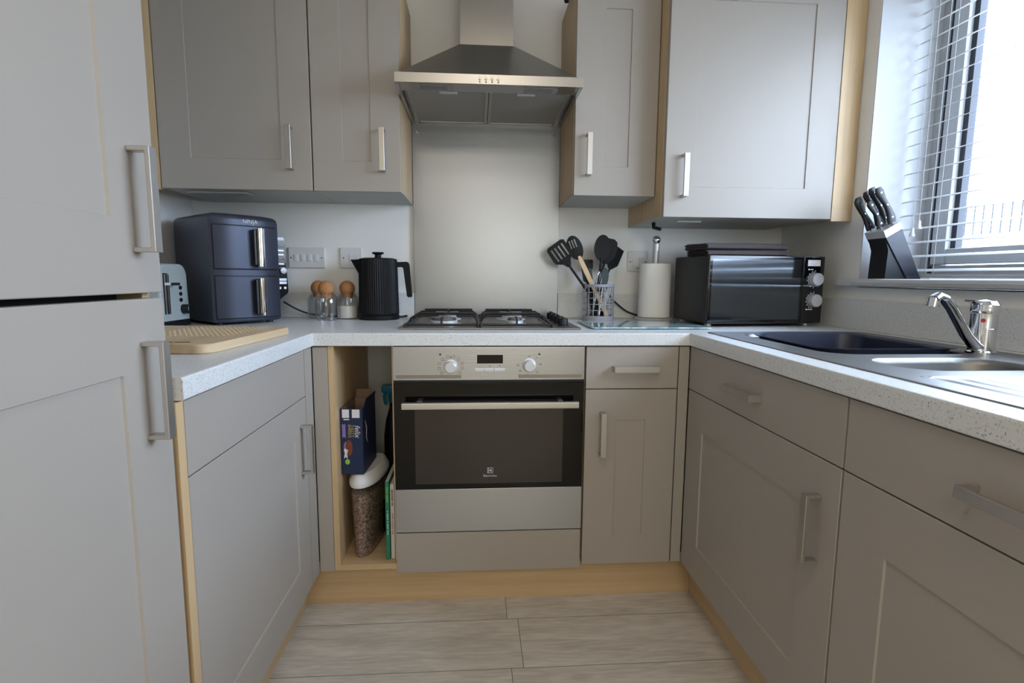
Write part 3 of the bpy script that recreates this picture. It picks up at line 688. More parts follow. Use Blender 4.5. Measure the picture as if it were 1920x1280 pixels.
def shell(z0, z1, off, x0=.0085, x1=AW-.0085, nm='drawer', m=None, ri=.01):
    b = new(); n = 20; L = []
    for (zz, dx, o) in ((z0, .004, 0), (z0+.003, .001, off), (z1-.003, .001, off), (z1, .004, 0)):
        pts = []
        for i in range(n+1):
            u = i/n; x = x0+dx+(x1-x0-2*dx)*u; s = 2*(x/AW)-1; pts.append((x, .022*(abs(s)**3.2)-o-.0005, zz))
        L.append(pts)
    R = [[b.verts.new(p) for p in l] for l in L]
    for i in range(3):
        for k in range(n): b.faces.new((R[i][k], R[i][k+1], R[i+1][k+1], R[i+1][k]))
    R2 = [[b.verts.new((p[0], p[1]+.004, p[2])) for p in l] for l in (L[0], L[3])]
    for k in range(n): b.faces.new((R[0][k], R2[0][k], R2[0][k+1], R[0][k+1])); b.faces.new((R[3][k], R[3][k+1], R2[1][k+1], R2[1][k]))
    return finish(b, nm, m or P['charcoal'], af, smooth=40)
for z0, z1 in ((.19, .338), (.022, .168)):
    shell(z0-.002, z1+.002, .0012, .0065, AW-.0065, 'drawer_gap', P['black'])
    dwr = shell(z0, z1, .004)
    hx = .148; hz0, hz1 = z0+.01, z1-.008
    b = new(); L = []
    arc = []
    for i in range(7):
        a = math.radians(-60+120*i/6); arc.append((hx+.0145*math.sin(a), -.026-.012*math.cos(a)))
    arc += [(hx+.011, -.026), (hx-.011, -.026)]
    prism(b, arc, 'z', hz0, hz1); finish(b, 'handle', P['chrome'], dwr, 'polished chrome handle')
    b = box(new(), hx-.012, hx+.012, -.031, .004, hz0+.002, hz0+.018, .004); box(b, hx-.012, hx+.012, -.031, .004, hz1-.018, hz1-.002, .004); box(b, hx-.022, hx-.008, -.027, -.016, hz0+.004, hz1-.004, .003)
    finish(b, 'handle_grip', P['black'], dwr)
bt = text_bm('NINJA', .019); xform(bt, Matrix.Translation((.128, -.0012, .352)) @ FRONT @ Matrix.Diagonal((1, 1, 1, 1))); finish(bt, 'lettering', P['white_ink'], af)
# side seam and control panel
b = new(); prism(b, [(AW+.0005, .035), (AW+.050, .035), (AW+.058, .043), (AW+.058, .26), (AW+.050, .268), (AW+.0005, .268)][:0] or [(AW-.004, .068), (AW+.046, .104), (AW+.049, .112), (AW+.040, .305), (AW+.036, .310), (AW-.004, .310)], 'y', .05, .075)
cp = finish(b, 'control_panel', P['gloss_black'], af, 'glossy black control panel')
b = new(); cyl(b, (AW+.027, .038, .188), (AW+.027, .0505, .188), .0115, 24); finish(b, 'dial', P['chrome'], cp)
for z in (.155, .143): finish(box(new(), AW+.008, AW+.043, .0488, .0502, z-.005, z+.0045, .001), 'panel_button', P['silver'], cp)
for z in (.262, .247, .213): finish(box(new(), AW+.008, AW+.036, .0492, .0502, z-.003, z+.003, .001), 'panel_light', P['silver'], cp)
for x in (.016, .036): finish(cyl(new(), (AW+x, .0492, .124), (AW+x, .0502, .124), .005, 16), 'panel_button', P['silver'], cp)
# fryer cable
def cable(name, pts, r, label, m='black'):
    b = new(); P3 = [Vector(p) for p in pts]; out = []
    n = len(P3)
    for i in range(n-1):
        p0, p1, p2, p3 = P3[max(i-1, 0)], P3[i], P3[i+1], P3[min(i+2, n-1)]
        for k in range(8):
            t = k/8; out.append(.5*((2*p1)+(-p0+p2)*t+(2*p0-5*p1+4*p2-p3)*t*t+(-p0+3*p1-3*p2+p3)*t**3))
    out.append(P3[-1]); ring_tube(b, out, r, 8)
    return tag(finish(b, name, P[m]), label, 'cable')
cable('power_cable', [(-.52, .575, .975), (-.47, .58, .945), (-.42, .59, .925), (-.36, .595, .918), (-.28, .6, .915)], .0035, 'black cable running behind the glass jars from the air fryer')
cable('power_cable', [(.80, .595, 1.06), (.82, .595, 1.005), (.86, .595, .965), (.905, .595, .935), (.98, .595, .915), (1.05, .59, .9145)], .0035, 'black cable behind the utensil basket and paper towel')

# ------------------------------------------------------------------ toaster
to = thing('toaster', 'duck-egg blue toaster with chrome lever half hidden by the fridge cabinet', 'toaster', (-.715, .165, Z1), PI/2)
# local x along width (world +y), local -y faces +x world; body extends to local +y
TW, TH, TD = .085, .205, .155
def tsec(w, h, r=.035, z0=.022, n=7):
    out = [(-w, z0), (w, z0)]
    for i in range(n+1):
        a = math.radians(90*i/n); out.append((w*.93-r+r*math.cos(a), h-r+r*math.sin(a)))
    for i in range(n+1):
        a = math.radians(90+90*i/n); out.append((-w*.93+r+r*math.cos(a), h-r+r*math.sin(a)))
    return out
b = new(); loft(b, [[(x, y, z) for x, z in tsec(TW-d, TH-d)] for d, y in ((.006, 0), (.002, .003), (0, .008), (0, TD-.01), (.006, TD))]); finish(b, 'body', P['duck'], to)
finish(box(new(), -TW+.004, TW-.004, -.002, TD-.004, .0005, .024, .003), 'base', P['black'], to)
b = box(new(), -.062, -.035, -.0015, .002, .045, .175, .004); finish(b, 'lever_slot', P['black'], to)
b = box(new(), -.058, -.049, -.006, .0, .045, .172, .002); box(b, -.045, -.037, -.006, .0, .045, .172, .002); finish(b, 'slot_trim', P['chrome'], to)
finish(box(new(), -.064, -.012, -.026, -.004, .136, .146, .003), 'lever', P['chrome'], to)
for z in (.128, .108, .088):
    b = new(); cyl(b, (.03, -.004, z), (.03, .002, z), .0065, 16); finish(b, 'button', P['black'], to)
b = new(); cyl(b, (.042, -.022, .058), (.042, .001, .058), .0155, 24); kb = finish(b, 'knob', P['black'], to)
b = new(); cyl(b, (.042, -.0245, .058), (.042, -.022, .058), .013, 24); finish(b, 'knob_face', P['chrome'], kb)

# ------------------------------------------------------------------ chopping board
cb = thing('chopping_board', 'thick rectangular wooden chopping board with engraved dots on the left worktop', 'chopping board', (-.282, -.03, Z1), math.radians(-4.5))
b = new(); pts = rrect(-.40, 0, -.425, 0, .035, 6); zz = .0215
loft(b, [[(x, y, .0005) for x, y in rrect(-.398, -.002, -.423, -.002, .034, 6)], [(x, y, .003) for x, y in pts], [(x, y, zz-.003) for x, y in pts], [(x, y, zz) for x, y in rrect(-.398, -.002, -.423, -.002, .034, 6)]])
finish(b, 'board', P['board'], cb)
b = new()
for i in range(16):
    for j in range(24):
        x, y = -.27+i*.0135, -.27+j*.010
        box(b, x+(j % 2)*.006, x+.005+(j % 2)*.006, y, y+.003, zz-.0002, zz+.0005)
finish(b, 'engraved_pattern', mat('pale_engraving', 'E0CCA6', .7), cb)['kind'] = 'stuff'
b = new(); box(b, -.13, -.10, -.392, -.388, zz-.0002, zz+.0005); box(b, -.094, -.06, -.392, -.388, zz-.0002, zz+.0005); box(b, -.125, -.065, -.384, -.382, zz-.0002, zz+.0005)
finish(b, 'burnt_mark', P['board_dark'], cb)

# ------------------------------------------------------------------ glass jars with cork balls
def jar(x, y, label, fill, hl=1):
    j = thing('storage_jar', label, 'jar', (x, y, Z1), 0, 'small glass jars with cork ball stoppers')
    prof = [(.001, .001), (.038, .001), (.0425, .005), (.0435, .03), (.0435, .066), (.0415, .082), (.036, .094), (.029, .101), (.0275, .107), (.0262, .1075)]
    b = new(); lathe(b, prof, 40, cap=False); finish(b, 'glass_body', P['glass'], j)
    b = new(); sphere(b, (0, 0, .122), .030, 28, 16); lathe(b, [(.018, .085), (.021, .1), (.021, .105)], 24); finish(b, 'cork_stopper', P['cork'], j)
    if fill:
        b = new(); lathe(b, [(.001, .0045), (.0385, .0045), (.0405, .01), (.0405, fill), (.02, fill+.004), (.001, fill+.003)], 32, cap=False); finish(b, 'contents', P['powder'], j)
    return j
jar(-.372, .548, 'glass jar with cork ball stopper behind the other two, nearest the air fryer', 0)
jar(-.316, .452, 'empty glass jar with cork ball stopper, standing in front', 0)
jar(-.258, .54, 'glass jar of white powder with cork ball stopper, beside the kettle', .052)

# ------------------------------------------------------------------ kettle
ke = thing('kettle', 'black ribbed electric kettle with pointed spout', 'kettle', (-.131, .525, Z1), 0)
b = new(); lathe(b, [(.078, .0005), (.079, .004), (.079, .016), (.076, .019)], 48); finish(b, 'power_base', P['matt_black'], ke)
b = new(); lathe(b, [(.077, .0195), (.0785, .024), (.0785, .026)], 96); lathe(b, [(.0785, .026), (.0765, .12), (.0745, .225), (.073, .236), (.069, .2385)], 112, flute=.0018); lathe(b, [(.072, .237), (.064, .2395)], 48)
finish(b, 'body', P['matt_black'], ke, smooth=20)
b = new(); lathe(b, [(.064, .239), (.06, .241), (.02, .242)], 40); lathe(b, [(.015, .242), (.012, .247), (.012, .254), (.022, .258), (.023, .262), (.022, .264), (.001, .2645)], 32); finish(b, 'lid', P['matt_black'], ke)
b = new(); loft(b, [[(-.07, -.022, .175), (-.07, .022, .175), (-.070, .03, .235), (-.070, -.03, .235)], [(-.086, -.01, .2), (-.086, .01, .2), (-.09, .016, .234), (-.09, -.016, .234)], [(-.106, -.001, .2325), (-.106, .001, .2325), (-.106, .001, .2345), (-.106, -.001, .2345)]]); finish(b, 'spout', P['matt_black'], ke)
b = new()
prism(b, [(.068, .226), (.068, .206), (.098, .207), (.112, .088), (.132, .088), (.122, .219), (.116, .228)], 'y', -.011, .011)
bmesh.ops.recalc_face_normals(b, faces=b.faces[:]); bmesh.ops.bevel(b, geom=b.edges[:], offset=.003, segments=2, affect='EDGES')
finish(b, 'handle', P['matt_black'], ke)
cable('kettle_cable', [(-.05, .545, .916), (-.03, .55, .922), (-.028, .575, .918), (-.05, .6, .9145), (-.1, .605, .9145)], .003, 'short black cable loop at the right of the kettle base')

# ------------------------------------------------------------------ utensil basket
ub = thing('utensil_basket', 'round grey wire utensil basket on the worktop', 'basket', (.748, .495, Z1))
b = new(); R0 = .062; H0 = .145
lathe(b, [(R0, .0008), (R0+.002, .004), (R0+.002, .018), (R0, .02), (R0-.002, .018), (R0-.004, .003)], 40, cap=True); finish(b, 'base_ring', P['wire'], ub)
b = new(); lathe(b, [(R0-.001, H0-.012), (R0+.002, H0-.010), (R0+.002, H0-.001), (R0, H0), (R0-.002, H0-.001), (R0-.002, H0-.011)], 40, cap=False); finish(b, 'rim', P['wire'], ub)
b = new()
for k in range(18):
    a = 2*PI*k/18; x, y = R0*math.cos(a), R0*math.sin(a); cyl(b, (x, y, .015), (x, y, H0-.006), .0016, 6)
for z in (.042, .066, .09, .113):
    ring_tube(b, [(R0*math.cos(2*PI*k/36), R0*math.sin(2*PI*k/36), z) for k in range(36)], .0016, 6, True)
finish(b, 'wire_grid', P['wire'], ub)
UB = Vector((.748, .495, Z1))
def blade(poly, th, M4, slots=(), cup=0):
    """flat outline in local xz (thickness along y); optional slots are built as gaps by triangle_fill"""
    b = new(); ed = []
    for L in [poly]+list(slots):
        vs = [b.verts.new((x, 0, z)) for x, z in L]; ed += [b.edges.new((vs[i], vs[(i+1) % len(vs)])) for i in range(len(vs))]
    g = bmesh.ops.triangle_fill(b, edges=ed, use_beauty=True, normal=(0, 1, 0))
    fs = [f for f in b.faces]
    e = bmesh.ops.extrude_face_region(b, geom=fs); vs = [v for v in e['geom'] if isinstance(v, bmesh.types.BMVert)]
    bmesh.ops.translate(b, verts=vs, vec=(0, th, 0))
    if cup:
        for v in b.verts: v.co.y += cup*(v.co.x**2)*100
    return xform(b, M4)
def ell(cx, cz, a, c, n=24): return [(cx+a*math.cos(2*PI*i/n), cz+c*math.sin(2*PI*i/n)) for i in range(n)]
def place(foot, tip, spin=0):
    """matrix: local z from foot to tip (world); local y faces away from camera"""
    foot, tip = Vector(foot), Vector(tip); z = (tip-foot).normalized(); y = Vector((math.sin(spin), math.cos(spin), 0)); x = y.cross(z).normalized(); y = z.cross(x)
    m = Matrix((x, y, z)).transposed().to_4x4(); m.translation = foot; return m, (tip-foot).length
def stick(bm, M4, z0, z1, r0, r1, sc=(1, .6)):
    t = new(); ring_tube(t, [(0, 0, z0), (0, 0, (z0+z1)/2), (0, 0, z1)], [r0, (r0+r1)/2*.9, r1], 10, scale=sc); xform(t, M4)
    me = bpy.data.meshes.new('t'); t.to_mesh(me); t.free(); bm.from_mesh(me); bpy.data.meshes.remove(me); return bm
def utensil(name, label, foot, tip, head_fn, m='matt_black', spin=0, hz=.1, r=.0065):
    F_ = (UB.x+foot[0], UB.y+foot[1], UB.z+foot[2]); M4, L = place(F_, tip, spin)
    o = thing(name, label, 'utensil', F_)
    inv = Matrix.Translation(-Vector(F_))
    b = new(); stick(b, inv @ M4, 0, L-hz+.012, r, r*.75); finish(b, 'handle', P[m], o)
    hbm = head_fn(L, inv @ M4); finish(hbm, 'head', P[m], o, smooth=50)
    return o
def slotted_turner(L, M4):
    z = L-.1; poly = [(-.008, z), (.008, z), (.018, z+.02), (.038, z+.035), (.043, z+.05), (.040, z+.1), (.030, z+.107), (-.030, z+.107), (-.040, z+.1), (-.043, z+.05), (-.038, z+.035), (-.018, z+.02)]
    sl = [[(x-.003, z+.04), (x+.003, z+.04), (x+.003, z+.092), (x-.003, z+.092)] for x in (-.024, -.008, .008, .024)]
    return blade(poly, .0025, M4, sl)
def slotted_spoon(L, M4):
    z = L-.105; poly = ell(0, z+.055, .031, .05)
    sl = [[(x-.0025, z+.055), (x+.0025, z+.055), (x+.0025, z+.088), (x-.0025, z+.088)] for x in (-.014, -.003, .008)]
    return blade(poly, .003, M4, sl, cup=.06)
def spoon(L, M4):
    b = new(); z = L-.1
    loops = []
    for d, sc in ((0, 1.0), (.004, .98), (.012, .78), (.016, .45), (.017, .05)): loops.append([(x*sc, d, z+.052+(zz-z-.052)*sc) for x, zz in ell(0, z+.052, .033, .052)])
    loft(b, loops); return xform(b, M4)
def ladle(L, M4):
    b = new(); z = L-.1
    loft(b, [[(x*s, d, z+.05+(zz-z-.05)*s) for x, zz in [(-.012, z), (.012, z), (.036, z+.03), (.04, z+.06), (.034, z+.092), (.02, z+.102), (-.02, z+.102), (-.034, z+.092), (-.04, z+.06), (-.036, z+.03)]] for d, s in ((0, 1), (.004, .97), (.010, .7), (.012, .1))])
    return xform(b, M4)
def turner(L, M4):
    z = L-.1; return blade([(-.008, z), (.008, z), (.035, z+.03), (.037, z+.1), (-.037, z+.1), (-.035, z+.03)], .003, M4)
utensil('slotted_turner', 'black slotted turner leaning furthest left in the basket', (.03, -.01, .012), (.565, .47, 1.205), slotted_turner, spin=.1)
utensil('slotted_spoon', 'black slotted spoon leaning left behind the slotted turner', (.02, .02, .012), (.632, .505, 1.245), slotted_spoon)
utensil('solid_spoon', 'large black solid spoon, tallest in the middle of the basket', (-.015, -.02, .012), (.757, .47, 1.245), spoon)
utensil('serving_ladle', 'broad black squared serving spoon to the right of the solid spoon', (-.02, .025, .012), (.790, .500, 1.235), ladle)
utensil('fish_slice', 'black fish slice mostly hidden behind the squared serving spoon', (-.03, .0, .012), (.84, .557, 1.207), turner, spin=-.5)
# wooden spatula
F_ = UB+Vector((.035, -.03, .01)); M4, L = place(F_, (.662, .475, 1.165)); o = thing('wooden_spatula', 'pale wooden spatula handle slanting left in the basket', 'utensil', F_)
b = blade([(-.007, 0), (.007, 0), (.008, L*.5), (.009, L*.75), (.008, L-.01), (.004, L), (-.005, L), (-.009, L-.02), (-.010, L*.75), (-.008, L*.5)], .006, Matrix.Translation(-F_) @ M4); finish(b, 'blade', P['beech'], o)
F_ = UB+Vector((-.01, .03, .01)); M4, L = place(F_, (.705, .54, 1.12)); o = thing('pastry_scraper', 'small dark grey flat scraper behind the wooden spatula', 'utensil', F_)
b = blade([(-.007, 0), (.007, 0), (.008, L-.06), (.02, L-.05), (.02, L-.005), (-.02, L), (-.02, L-.05), (-.008, L-.06)], .003, Matrix.Translation(-F_) @ M4); finish(b, 'blade', mat('dark_grey_plastic', '3A3A40', .5), o)
F_ = UB+Vector((-.005, -.035, .01)); M4, L = place(F_, (.766, .455, 1.12)); o = thing('kitchen_tongs', 'clear and dark grey tongs end standing at the front of the basket', 'utensil', F_)
b = new(); stick(b, Matrix.Translation(-F_) @ M4, 0, L-.07, .004, .005); finish(b, 'handle', P['blade'], o)
b = blade(ell(0, L-.04, .017, .04), .006, Matrix.Translation(-F_) @ M4, cup=.04); finish(b, 'head', mat('smoked_teal_plastic', '35484C', .25), o)
F_ = UB+Vector((-.03, -.02, .01)); M4, L = place(F_, (.742, .45, 1.105)); o = thing('whisk', 'small chrome wire whisk at the front of the basket', 'utensil', F_)
b = new(); stick(b, Matrix.Translation(-F_) @ M4, 0, L-.07, .005, .004, (1, 1)); finish(b, 'handle', P['chrome'], o)
b = new()
for k in range(4):
    a = PI*k/4; ring_tube(b, [(math.cos(a)*.013*math.sin(t), math.sin(a)*.013*math.sin(t), L-.036-.036*math.cos(t)) for t in [PI*2*i/20 for i in range(20)]], .0008, 5, True)
xform(b, Matrix.Translation(-F_) @ M4); finish(b, 'wires', P['chrome'], o)
F_ = UB+Vector((.02, .035, .01)); M4, L = place(F_, (.80, .51, 1.06)); o = thing('plastic_spreader', 'white plastic handled utensil low in the basket', 'utensil', F_)
b = blade([(-.006, 0), (.006, 0), (.009, L*.6), (.006, L), (-.006, L), (-.009, L*.6)], .004, Matrix.Translation(-F_) @ M4); finish(b, 'blade', P['white'], o)

# ------------------------------------------------------------------ paper towel holder + roll
PX, PY = .98, .50
ph = thing('paper_towel_holder', 'steel paper towel holder with ball-topped pole', 'holder', (PX, PY, Z1))
b = new(); lathe(b, [(.072, .0008), (.074, .004), (.074, .009), (.071, .012), (.001, .0125)], 48); finish(b, 'base', P['silver'], ph)
b = new(); lathe(b, [(.0135, .0125), (.0135, .305), (.011, .31)], 24); finish(b, 'pole', P['silver'], ph)
b = new(); sphere(b, (0, 0, .323), .0165, 24, 14); finish(b, 'knob', P['chrome'], ph)
b = new(); rr = .0635; n = 60
def ringp(r, z, sp=False): return [(r*math.cos(2*PI*k/n), r*math.sin(2*PI*k/n), z) for k in range(n)]
loft(b, [ringp(.02, .014), ringp(rr-.001, .014), ringp(rr, .016), ringp(rr-.0015, .226), ringp(rr-.003, .228), ringp(.02, .228), ringp(.02, .014)], False)
o = finish(b, 'paper_towel_roll', P['paper']); o.location = (PX, PY, Z1); tag(o, 'white paper towel roll on the steel holder', 'paper towel')

# ------------------------------------------------------------------ glass worktop saver
gb = thing('glass_board', 'aqua marbled glass worktop saver right of the hob', 'chopping board', (0, 0, Z1))
b = prism(new(), rrect(.642, 1.05, .105, .385, .01), 'z', .003, .007); finish(b, 'glass_plate', P['marble'], gb)
b = new()
for x, y, w in ((.66, .118, .012), (.7, .112, .01), (.86, .113, .03), (.93, .115, .03), (.99, .118, .03), (1.03, .116, .018), (.78, .112, .02)):
    ring_tube(b, [(x-w, y, .0073), (x, y+.006, .0073), (x+w, y-.001, .0073)], [.0006, .0016, .0006], 6, scale=(1.6, .4))
finish(b, 'dark_motif', P['aqua_edge'], gb)
for x in (.66, 1.03):
    for y in (.125, .365): finish(cyl(new(), (x, y, .0003), (x, y, .0031), .008, 12), 'foot', P['white'], gb)

# ------------------------------------------------------------------ microwave
mw = thing('microwave', 'black microwave with mirrored door in the right corner', 'microwave', (1.062, .2, Z1), math.radians(5))
MW, MD, MH = .447, .25, .252; mz = .012
b = new(); box(b, .002, MW-.002, .012, MD, mz, MH, .006, 3); body = finish(b, 'body', P['black'], mw)
finish(box(new(), -.001, MW, -.003, .0125, mz-.002, MH+.001, .005, 3), 'front_frame', P['black'], mw)
door = finish(box(new(), .0, .362, -.016, -.0035, mz, MH-.001, .004, 2), 'door', P['gloss_black'], mw)
finish(box(new(), .012, .352, -.0168, -.0155, mz+.014, MH-.014, .0006), 'door_glass', mat('mirrored_dark_glass', '63666A', .07, .92), door)
pn = finish(box(new(), .364, MW+.0, -.014, -.0035, mz, MH-.001, .003, 2), 'control_panel', P['gloss_black'], mw)
finish(box(new(), .379, .4285, -.0152, -.0138, .217, .239, .0005), 'maker_label', P['white'], pn, 'plain pale sticker')
for z in (.170, .094):
    b = new(); m4 = Matrix.Translation((.412, -.014, z)) @ Matrix.Rotation(PI/2, 4, 'X'); lathe(b, [(.024, 0), (.0235, .004), (.0225, .016), (.021, .018), (.001, .018)], 36); box(b, -.0015, .0015, .006, .021, .0178, .019); xform(b, m4); finish(b, 'knob', P['silver'], pn)
    b = new()
    for k in range(8):
        a = math.radians(-170+k*24); x0, z0 = .412+.028*math.sin(a), z+.028*math.cos(a); x1, z1 = .412+.033*math.sin(a), z+.033*math.cos(a); cyl(b, (x0, -.0143, z0), (x1, -.0143, z1), .0007, 5)
    ring_tube(b, [(.412+.0275*math.sin(math.radians(-170+k*8)), -.0143, z+.0275*math.cos(math.radians(-170+k*8))) for k in range(22)], .0006, 5)
    finish(b, 'dial_marks', P['white_ink'], pn)
b = new(); cyl(b, (.385, -.0146, .205), (.385, -.0138, .205), .003, 10); box(b, .39, .402, -.0146, -.0138, .2035, .2065); cyl(b, (.385, -.0146, .062), (.385, -.0138, .062), .003, 10); box(b, .39, .408, -.0146, -.0138, .0605, .0635); finish(b, 'panel_marks', P['white_ink'], pn)
for x in (.03, MW-.03):
    for y in (.03, MD-.03): finish(cyl(new(), (x, y, .0006), (x, y, mz+.001), .013, 16), 'foot', P['silver'], mw)
# folded tea towels
def folded(name, w, d, h, loc, rz, label):
    b = new(); n = 14; prof = []
    for i in range(n+1): a = -PI/2+PI*i/n; prof.append((w/2-h/2+h/2*math.cos(a), h/2+h/2*math.sin(a)))
    prof2 = [(-w/2+.006, h), (-w/2, h*.85), (-w/2+.008, h*.62), (-w/2+.001, h*.45), (-w/2+.008, h*.3), (-w/2+.001, h*.12), (-w/2+.008, 0)]
    loops = []; k = 18
    for j in range(k+1):
        y = d*j/k; e = min(j, k-j); s = 1-.006*(2-min(e, 2))
        loops.append([(x*s, y, max(.0, z*(1 if e else .55)+(h*.22 if not e else 0)+(.0012*math.sin(x*55+y*30) if z > h*.6 else 0))) for x, z in prof+prof2])
    loft(b, loops); o = finish(b, name, P['towel'], None, smooth=60); o.location = loc; o.rotation_euler = (0, 0, rz)
    return tag(o, label, 'tea towel', 'folded tea towels on the microwave')
folded('tea_towel', .325, .16, .021, (1.245, .268, Z1+MH+.0015), math.radians(4), 'lower folded dark grey tea towel, lying directly on the microwave')
folded('tea_towel', .335, .165, .023, (1.243, .264, Z1+MH+.0232), math.radians(6), 'upper folded dark grey tea towel, topmost on the microwave')

# ------------------------------------------------------------------ knife block and knives on the sill
KX, KY, KZ = 1.562, .002, SZ
kn = thing('knife_block', 'dark slanted knife block with silver top on the window sill', 'knife block', (KX, KY, KZ+.0008))
# profile in xz (x towards window), extruded over y 0..0.082
KWy = .082
slabp = [(.072, 0), (.118, 0), (.040, .158), (-.010, .128)]
b = prism(new(), slabp, 'y', 0, KWy); finish(b, 'block', P['block_blue'], kn)
b = prism(new(), [(.0, 0), (.071, 0), (.010, .098), (-.002, .11), (-.008, .124), (.004, .09)], 'y', .004, KWy-.004); finish(b, 'support', P['black'], kn)
b = prism(new(), [(-.0105, .1285), (.0405, .1585), (.031, .178), (-.0205, .149)], 'y', -.001, KWy+.001); finish(b, 'top_band', P['silver'], kn)
kd = Vector((-.050, 0, .100)).normalized()
def knife(y, u, Lh, label, curve=0, sc=1, name='kitchen_knife', loop=False):
    base = Vector((-.0205, y, .149)).lerp(Vector((.031, y, .178)), u)
    o = thing(name, label, 'knife', (KX, KY, KZ), 0, 'knives in the block')
    b = new(); px = Vector((kd.z, 0, -kd.x)); pts = []
    n = 10; sec = []
    for i in range(n+1):
        s = i/n; p = base+kd*(.006+Lh*s); off = curve*math.sin(s*PI)*.012+(.004*math.sin(s*PI*1.7))
        w = (.0125+.003*math.cos(s*PI*2))*sc*(1 if i < n else .6); t = .0065*sc*(1 if 0 < i < n else .7)
        p = p+px*off; sec.append([p+px*w*math.cos(a)+Vector((0, 1, 0))*t*math.sin(a) for a in [2*PI*k/12 for k in range(12)]])
    loft(b, sec); h = finish(b, 'handle', P['black'], o, smooth=60)
    b = new()
    for s in (.15, .5, .86):
        p = base+kd*(.006+Lh*s)+px*(curve*math.sin(s*PI)*.012+.004*math.sin(s*PI*1.7)); cyl(b, p+Vector((0, -.0078*sc, 0)), p+Vector((0, .0078*sc, 0)), .0026, 10)
    finish(b, 'rivet', P['chrome'], h)
    b = new(); p0 = base+kd*.0008; p1 = base+kd*.009; ring_tube(b, [p0, p1], .0075, 10, scale=(.8, .5)); finish(b, 'bolster', P['blade'], o)
knife(.016, .80, .122, 'black riveted knife in the front upper slot, nearest the window')
knife(.043, .82, .126, 'black riveted knife in the middle upper slot of the block')
knife(.070, .80, .118, 'black riveted knife in the back upper slot, nearest the cupboard')
knife(.030, .30, .094, 'short black riveted knife in the lower front slot', sc=.9)
knife(.066, .22, .115, 'dark curved knife leaning out of the lower back slot', curve=-.6, sc=1.05)

# ------------------------------------------------------------------ venetian blind
bl = thing('venetian_blind', 'white venetian blind with open slats across the kitchen window', 'blind', (1.705, 0, 0))
nsl = 22; sw = .0125; tilt = math.radians(20)
ca, sa = math.cos(tilt), math.sin(tilt)
proto = None
for k in range(nsl):
    z = 1.112+k*.0457
    if proto is None:
        b = new(); prof = []
        for i in range(7):
            u = -1+2*i/6; c = .0016*(1-u*u); prof.append((u*sw*ca-c*sa, u*sw*sa+c*ca))
        for i in range(6, -1, -1):
            u = -1+2*i/6; c = .0016*(1-u*u)-.0009; prof.append((u*sw*ca-c*sa, u*sw*sa+c*ca))
        prism(b, prof, 'y', W0+.012, .126); proto = finish(b, 'slat', P['slat'], bl, smooth=60); proto.location.z = z
    else:
        c = proto.copy(); c.parent = bl; c.location = (0, 0, z); COL.objects.link(c)
finish(box(new(), -.014, .014, W0+.012, .126, SZ+.006, SZ+.016, .003), 'bottom_rail', P['slat'], bl).location.z = -.0
finish(box(new(), -.015, .02, W0+.008, .13, WT-.032, WT-.006, .002), 'head_rail', P['slat'], bl)
for y in (.0, -.03, -.95):
    b = new(); cyl(b, (-.0135, y, SZ+.01), (-.0135, y, WT-.03), .0009, 6); finish(b, 'ladder_cord', P['slat'], bl)
for y, z in ((.054, 1.228), (.03, 1.25)):
    b = new(); cyl(b, (-.024, y, z+.02), (-.024, y, WT-.03), .0009, 6); cc = finish(b, 'pull_cord', P['slat'], bl)
    b = new(); lathe(b, [(.003, .027), (.0045, .024), (.0055, .012), (.0085, .003), (.008, 0), (.001, -.001)][::-1], 20, (-.024, y, z-.006)); finish(b, 'tassel', P['white'], cc)

# ------------------------------------------------------------------ things in the open oak unit
ZS = .1655
ct = thing('pet_food_container', 'clear container of brown cat biscuits with a white lid', 'container', (-.1235, .035, ZS), math.radians(-8))
def oval(w, d, y0, z, n=28):
    out = []
    for k in range(n):
        a = 2*PI*k/n; x = w*math.cos(a); s = math.sin(a); y = y0+d/2+ (d/2)*s*(abs(s)**-.25 if abs(s) > .05 else 1); out.append((x, y, z))
    return out
b = new(); loft(b, [oval(.030, .19, .01, .001), oval(.033, .2, .006, .01), oval(.044, .24, .0, .21), oval(.044, .24, 0, .212)]); finish(b, 'contents', P['kibble'], ct, 'brown cat biscuits')
b = new(); loft(b, [oval(.0315, .193, .0085, .0005), oval(.0345, .203, .0045, .01), oval(.0455, .243, -.0015, .21), oval(.047, .245, -.0025, .245)], False); finish(b, 'clear_body', P['tub_clear'], ct)
b = new(); loft(b, [oval(.049, .25, -.005, .240), oval(.0505, .253, -.0065, .247), oval(.0495, .25, -.005, .258), oval(.043, .235, .003, .268), oval(.041, .23, .006, .274), oval(.034, .21, .016, .281)]); finish(b, 'lid', P['white'], ct, 'white lid')
cbx = thing('cat_food_box', 'open navy cat food carton lying on top of the biscuit container', 'box', (-.1735, .048, ZS+.2825), math.radians(-3))
BW, BD, BH = .07, .165, .215
b = box(new(), 0, BW, 0, .0012, 0, BH); box(b, 0, .0012, 0, BD, 0, BH); box(b, BW-.0012, BW, 0, BD, 0, BH); box(b, 0, BW, BD-.0012, BD, 0, BH-.0); box(b, 0, BW, 0, BD, 0, .0012)
finish(b, 'carton', P['navy'], cbx)
b = box(new(), .0012, BW-.0012, BD-.0022, BD-.0012, .002, BH-.001); box(b, .0012, .0022, .0012, BD-.002, .002, BH-.001); box(b, BW-.0022, BW-.0012, .0012, BD-.002, .002, BH-.001); finish(b, 'inner_card', P['cardboard'], cbx, 'plain cardboard inside')
b = new(); loft(b, [[(BW, .01, BH), (BW, BD-.01, BH), (BW+.0012, BD-.01, BH), (BW+.0012, .01, BH)], [(BW+.006, .02, BH+.028), (BW+.006, BD-.02, BH+.028), (BW+.0072, BD-.02, BH+.028), (BW+.0072, .02, BH+.028)]]); finish(b, 'flap', P['navy'], cbx)
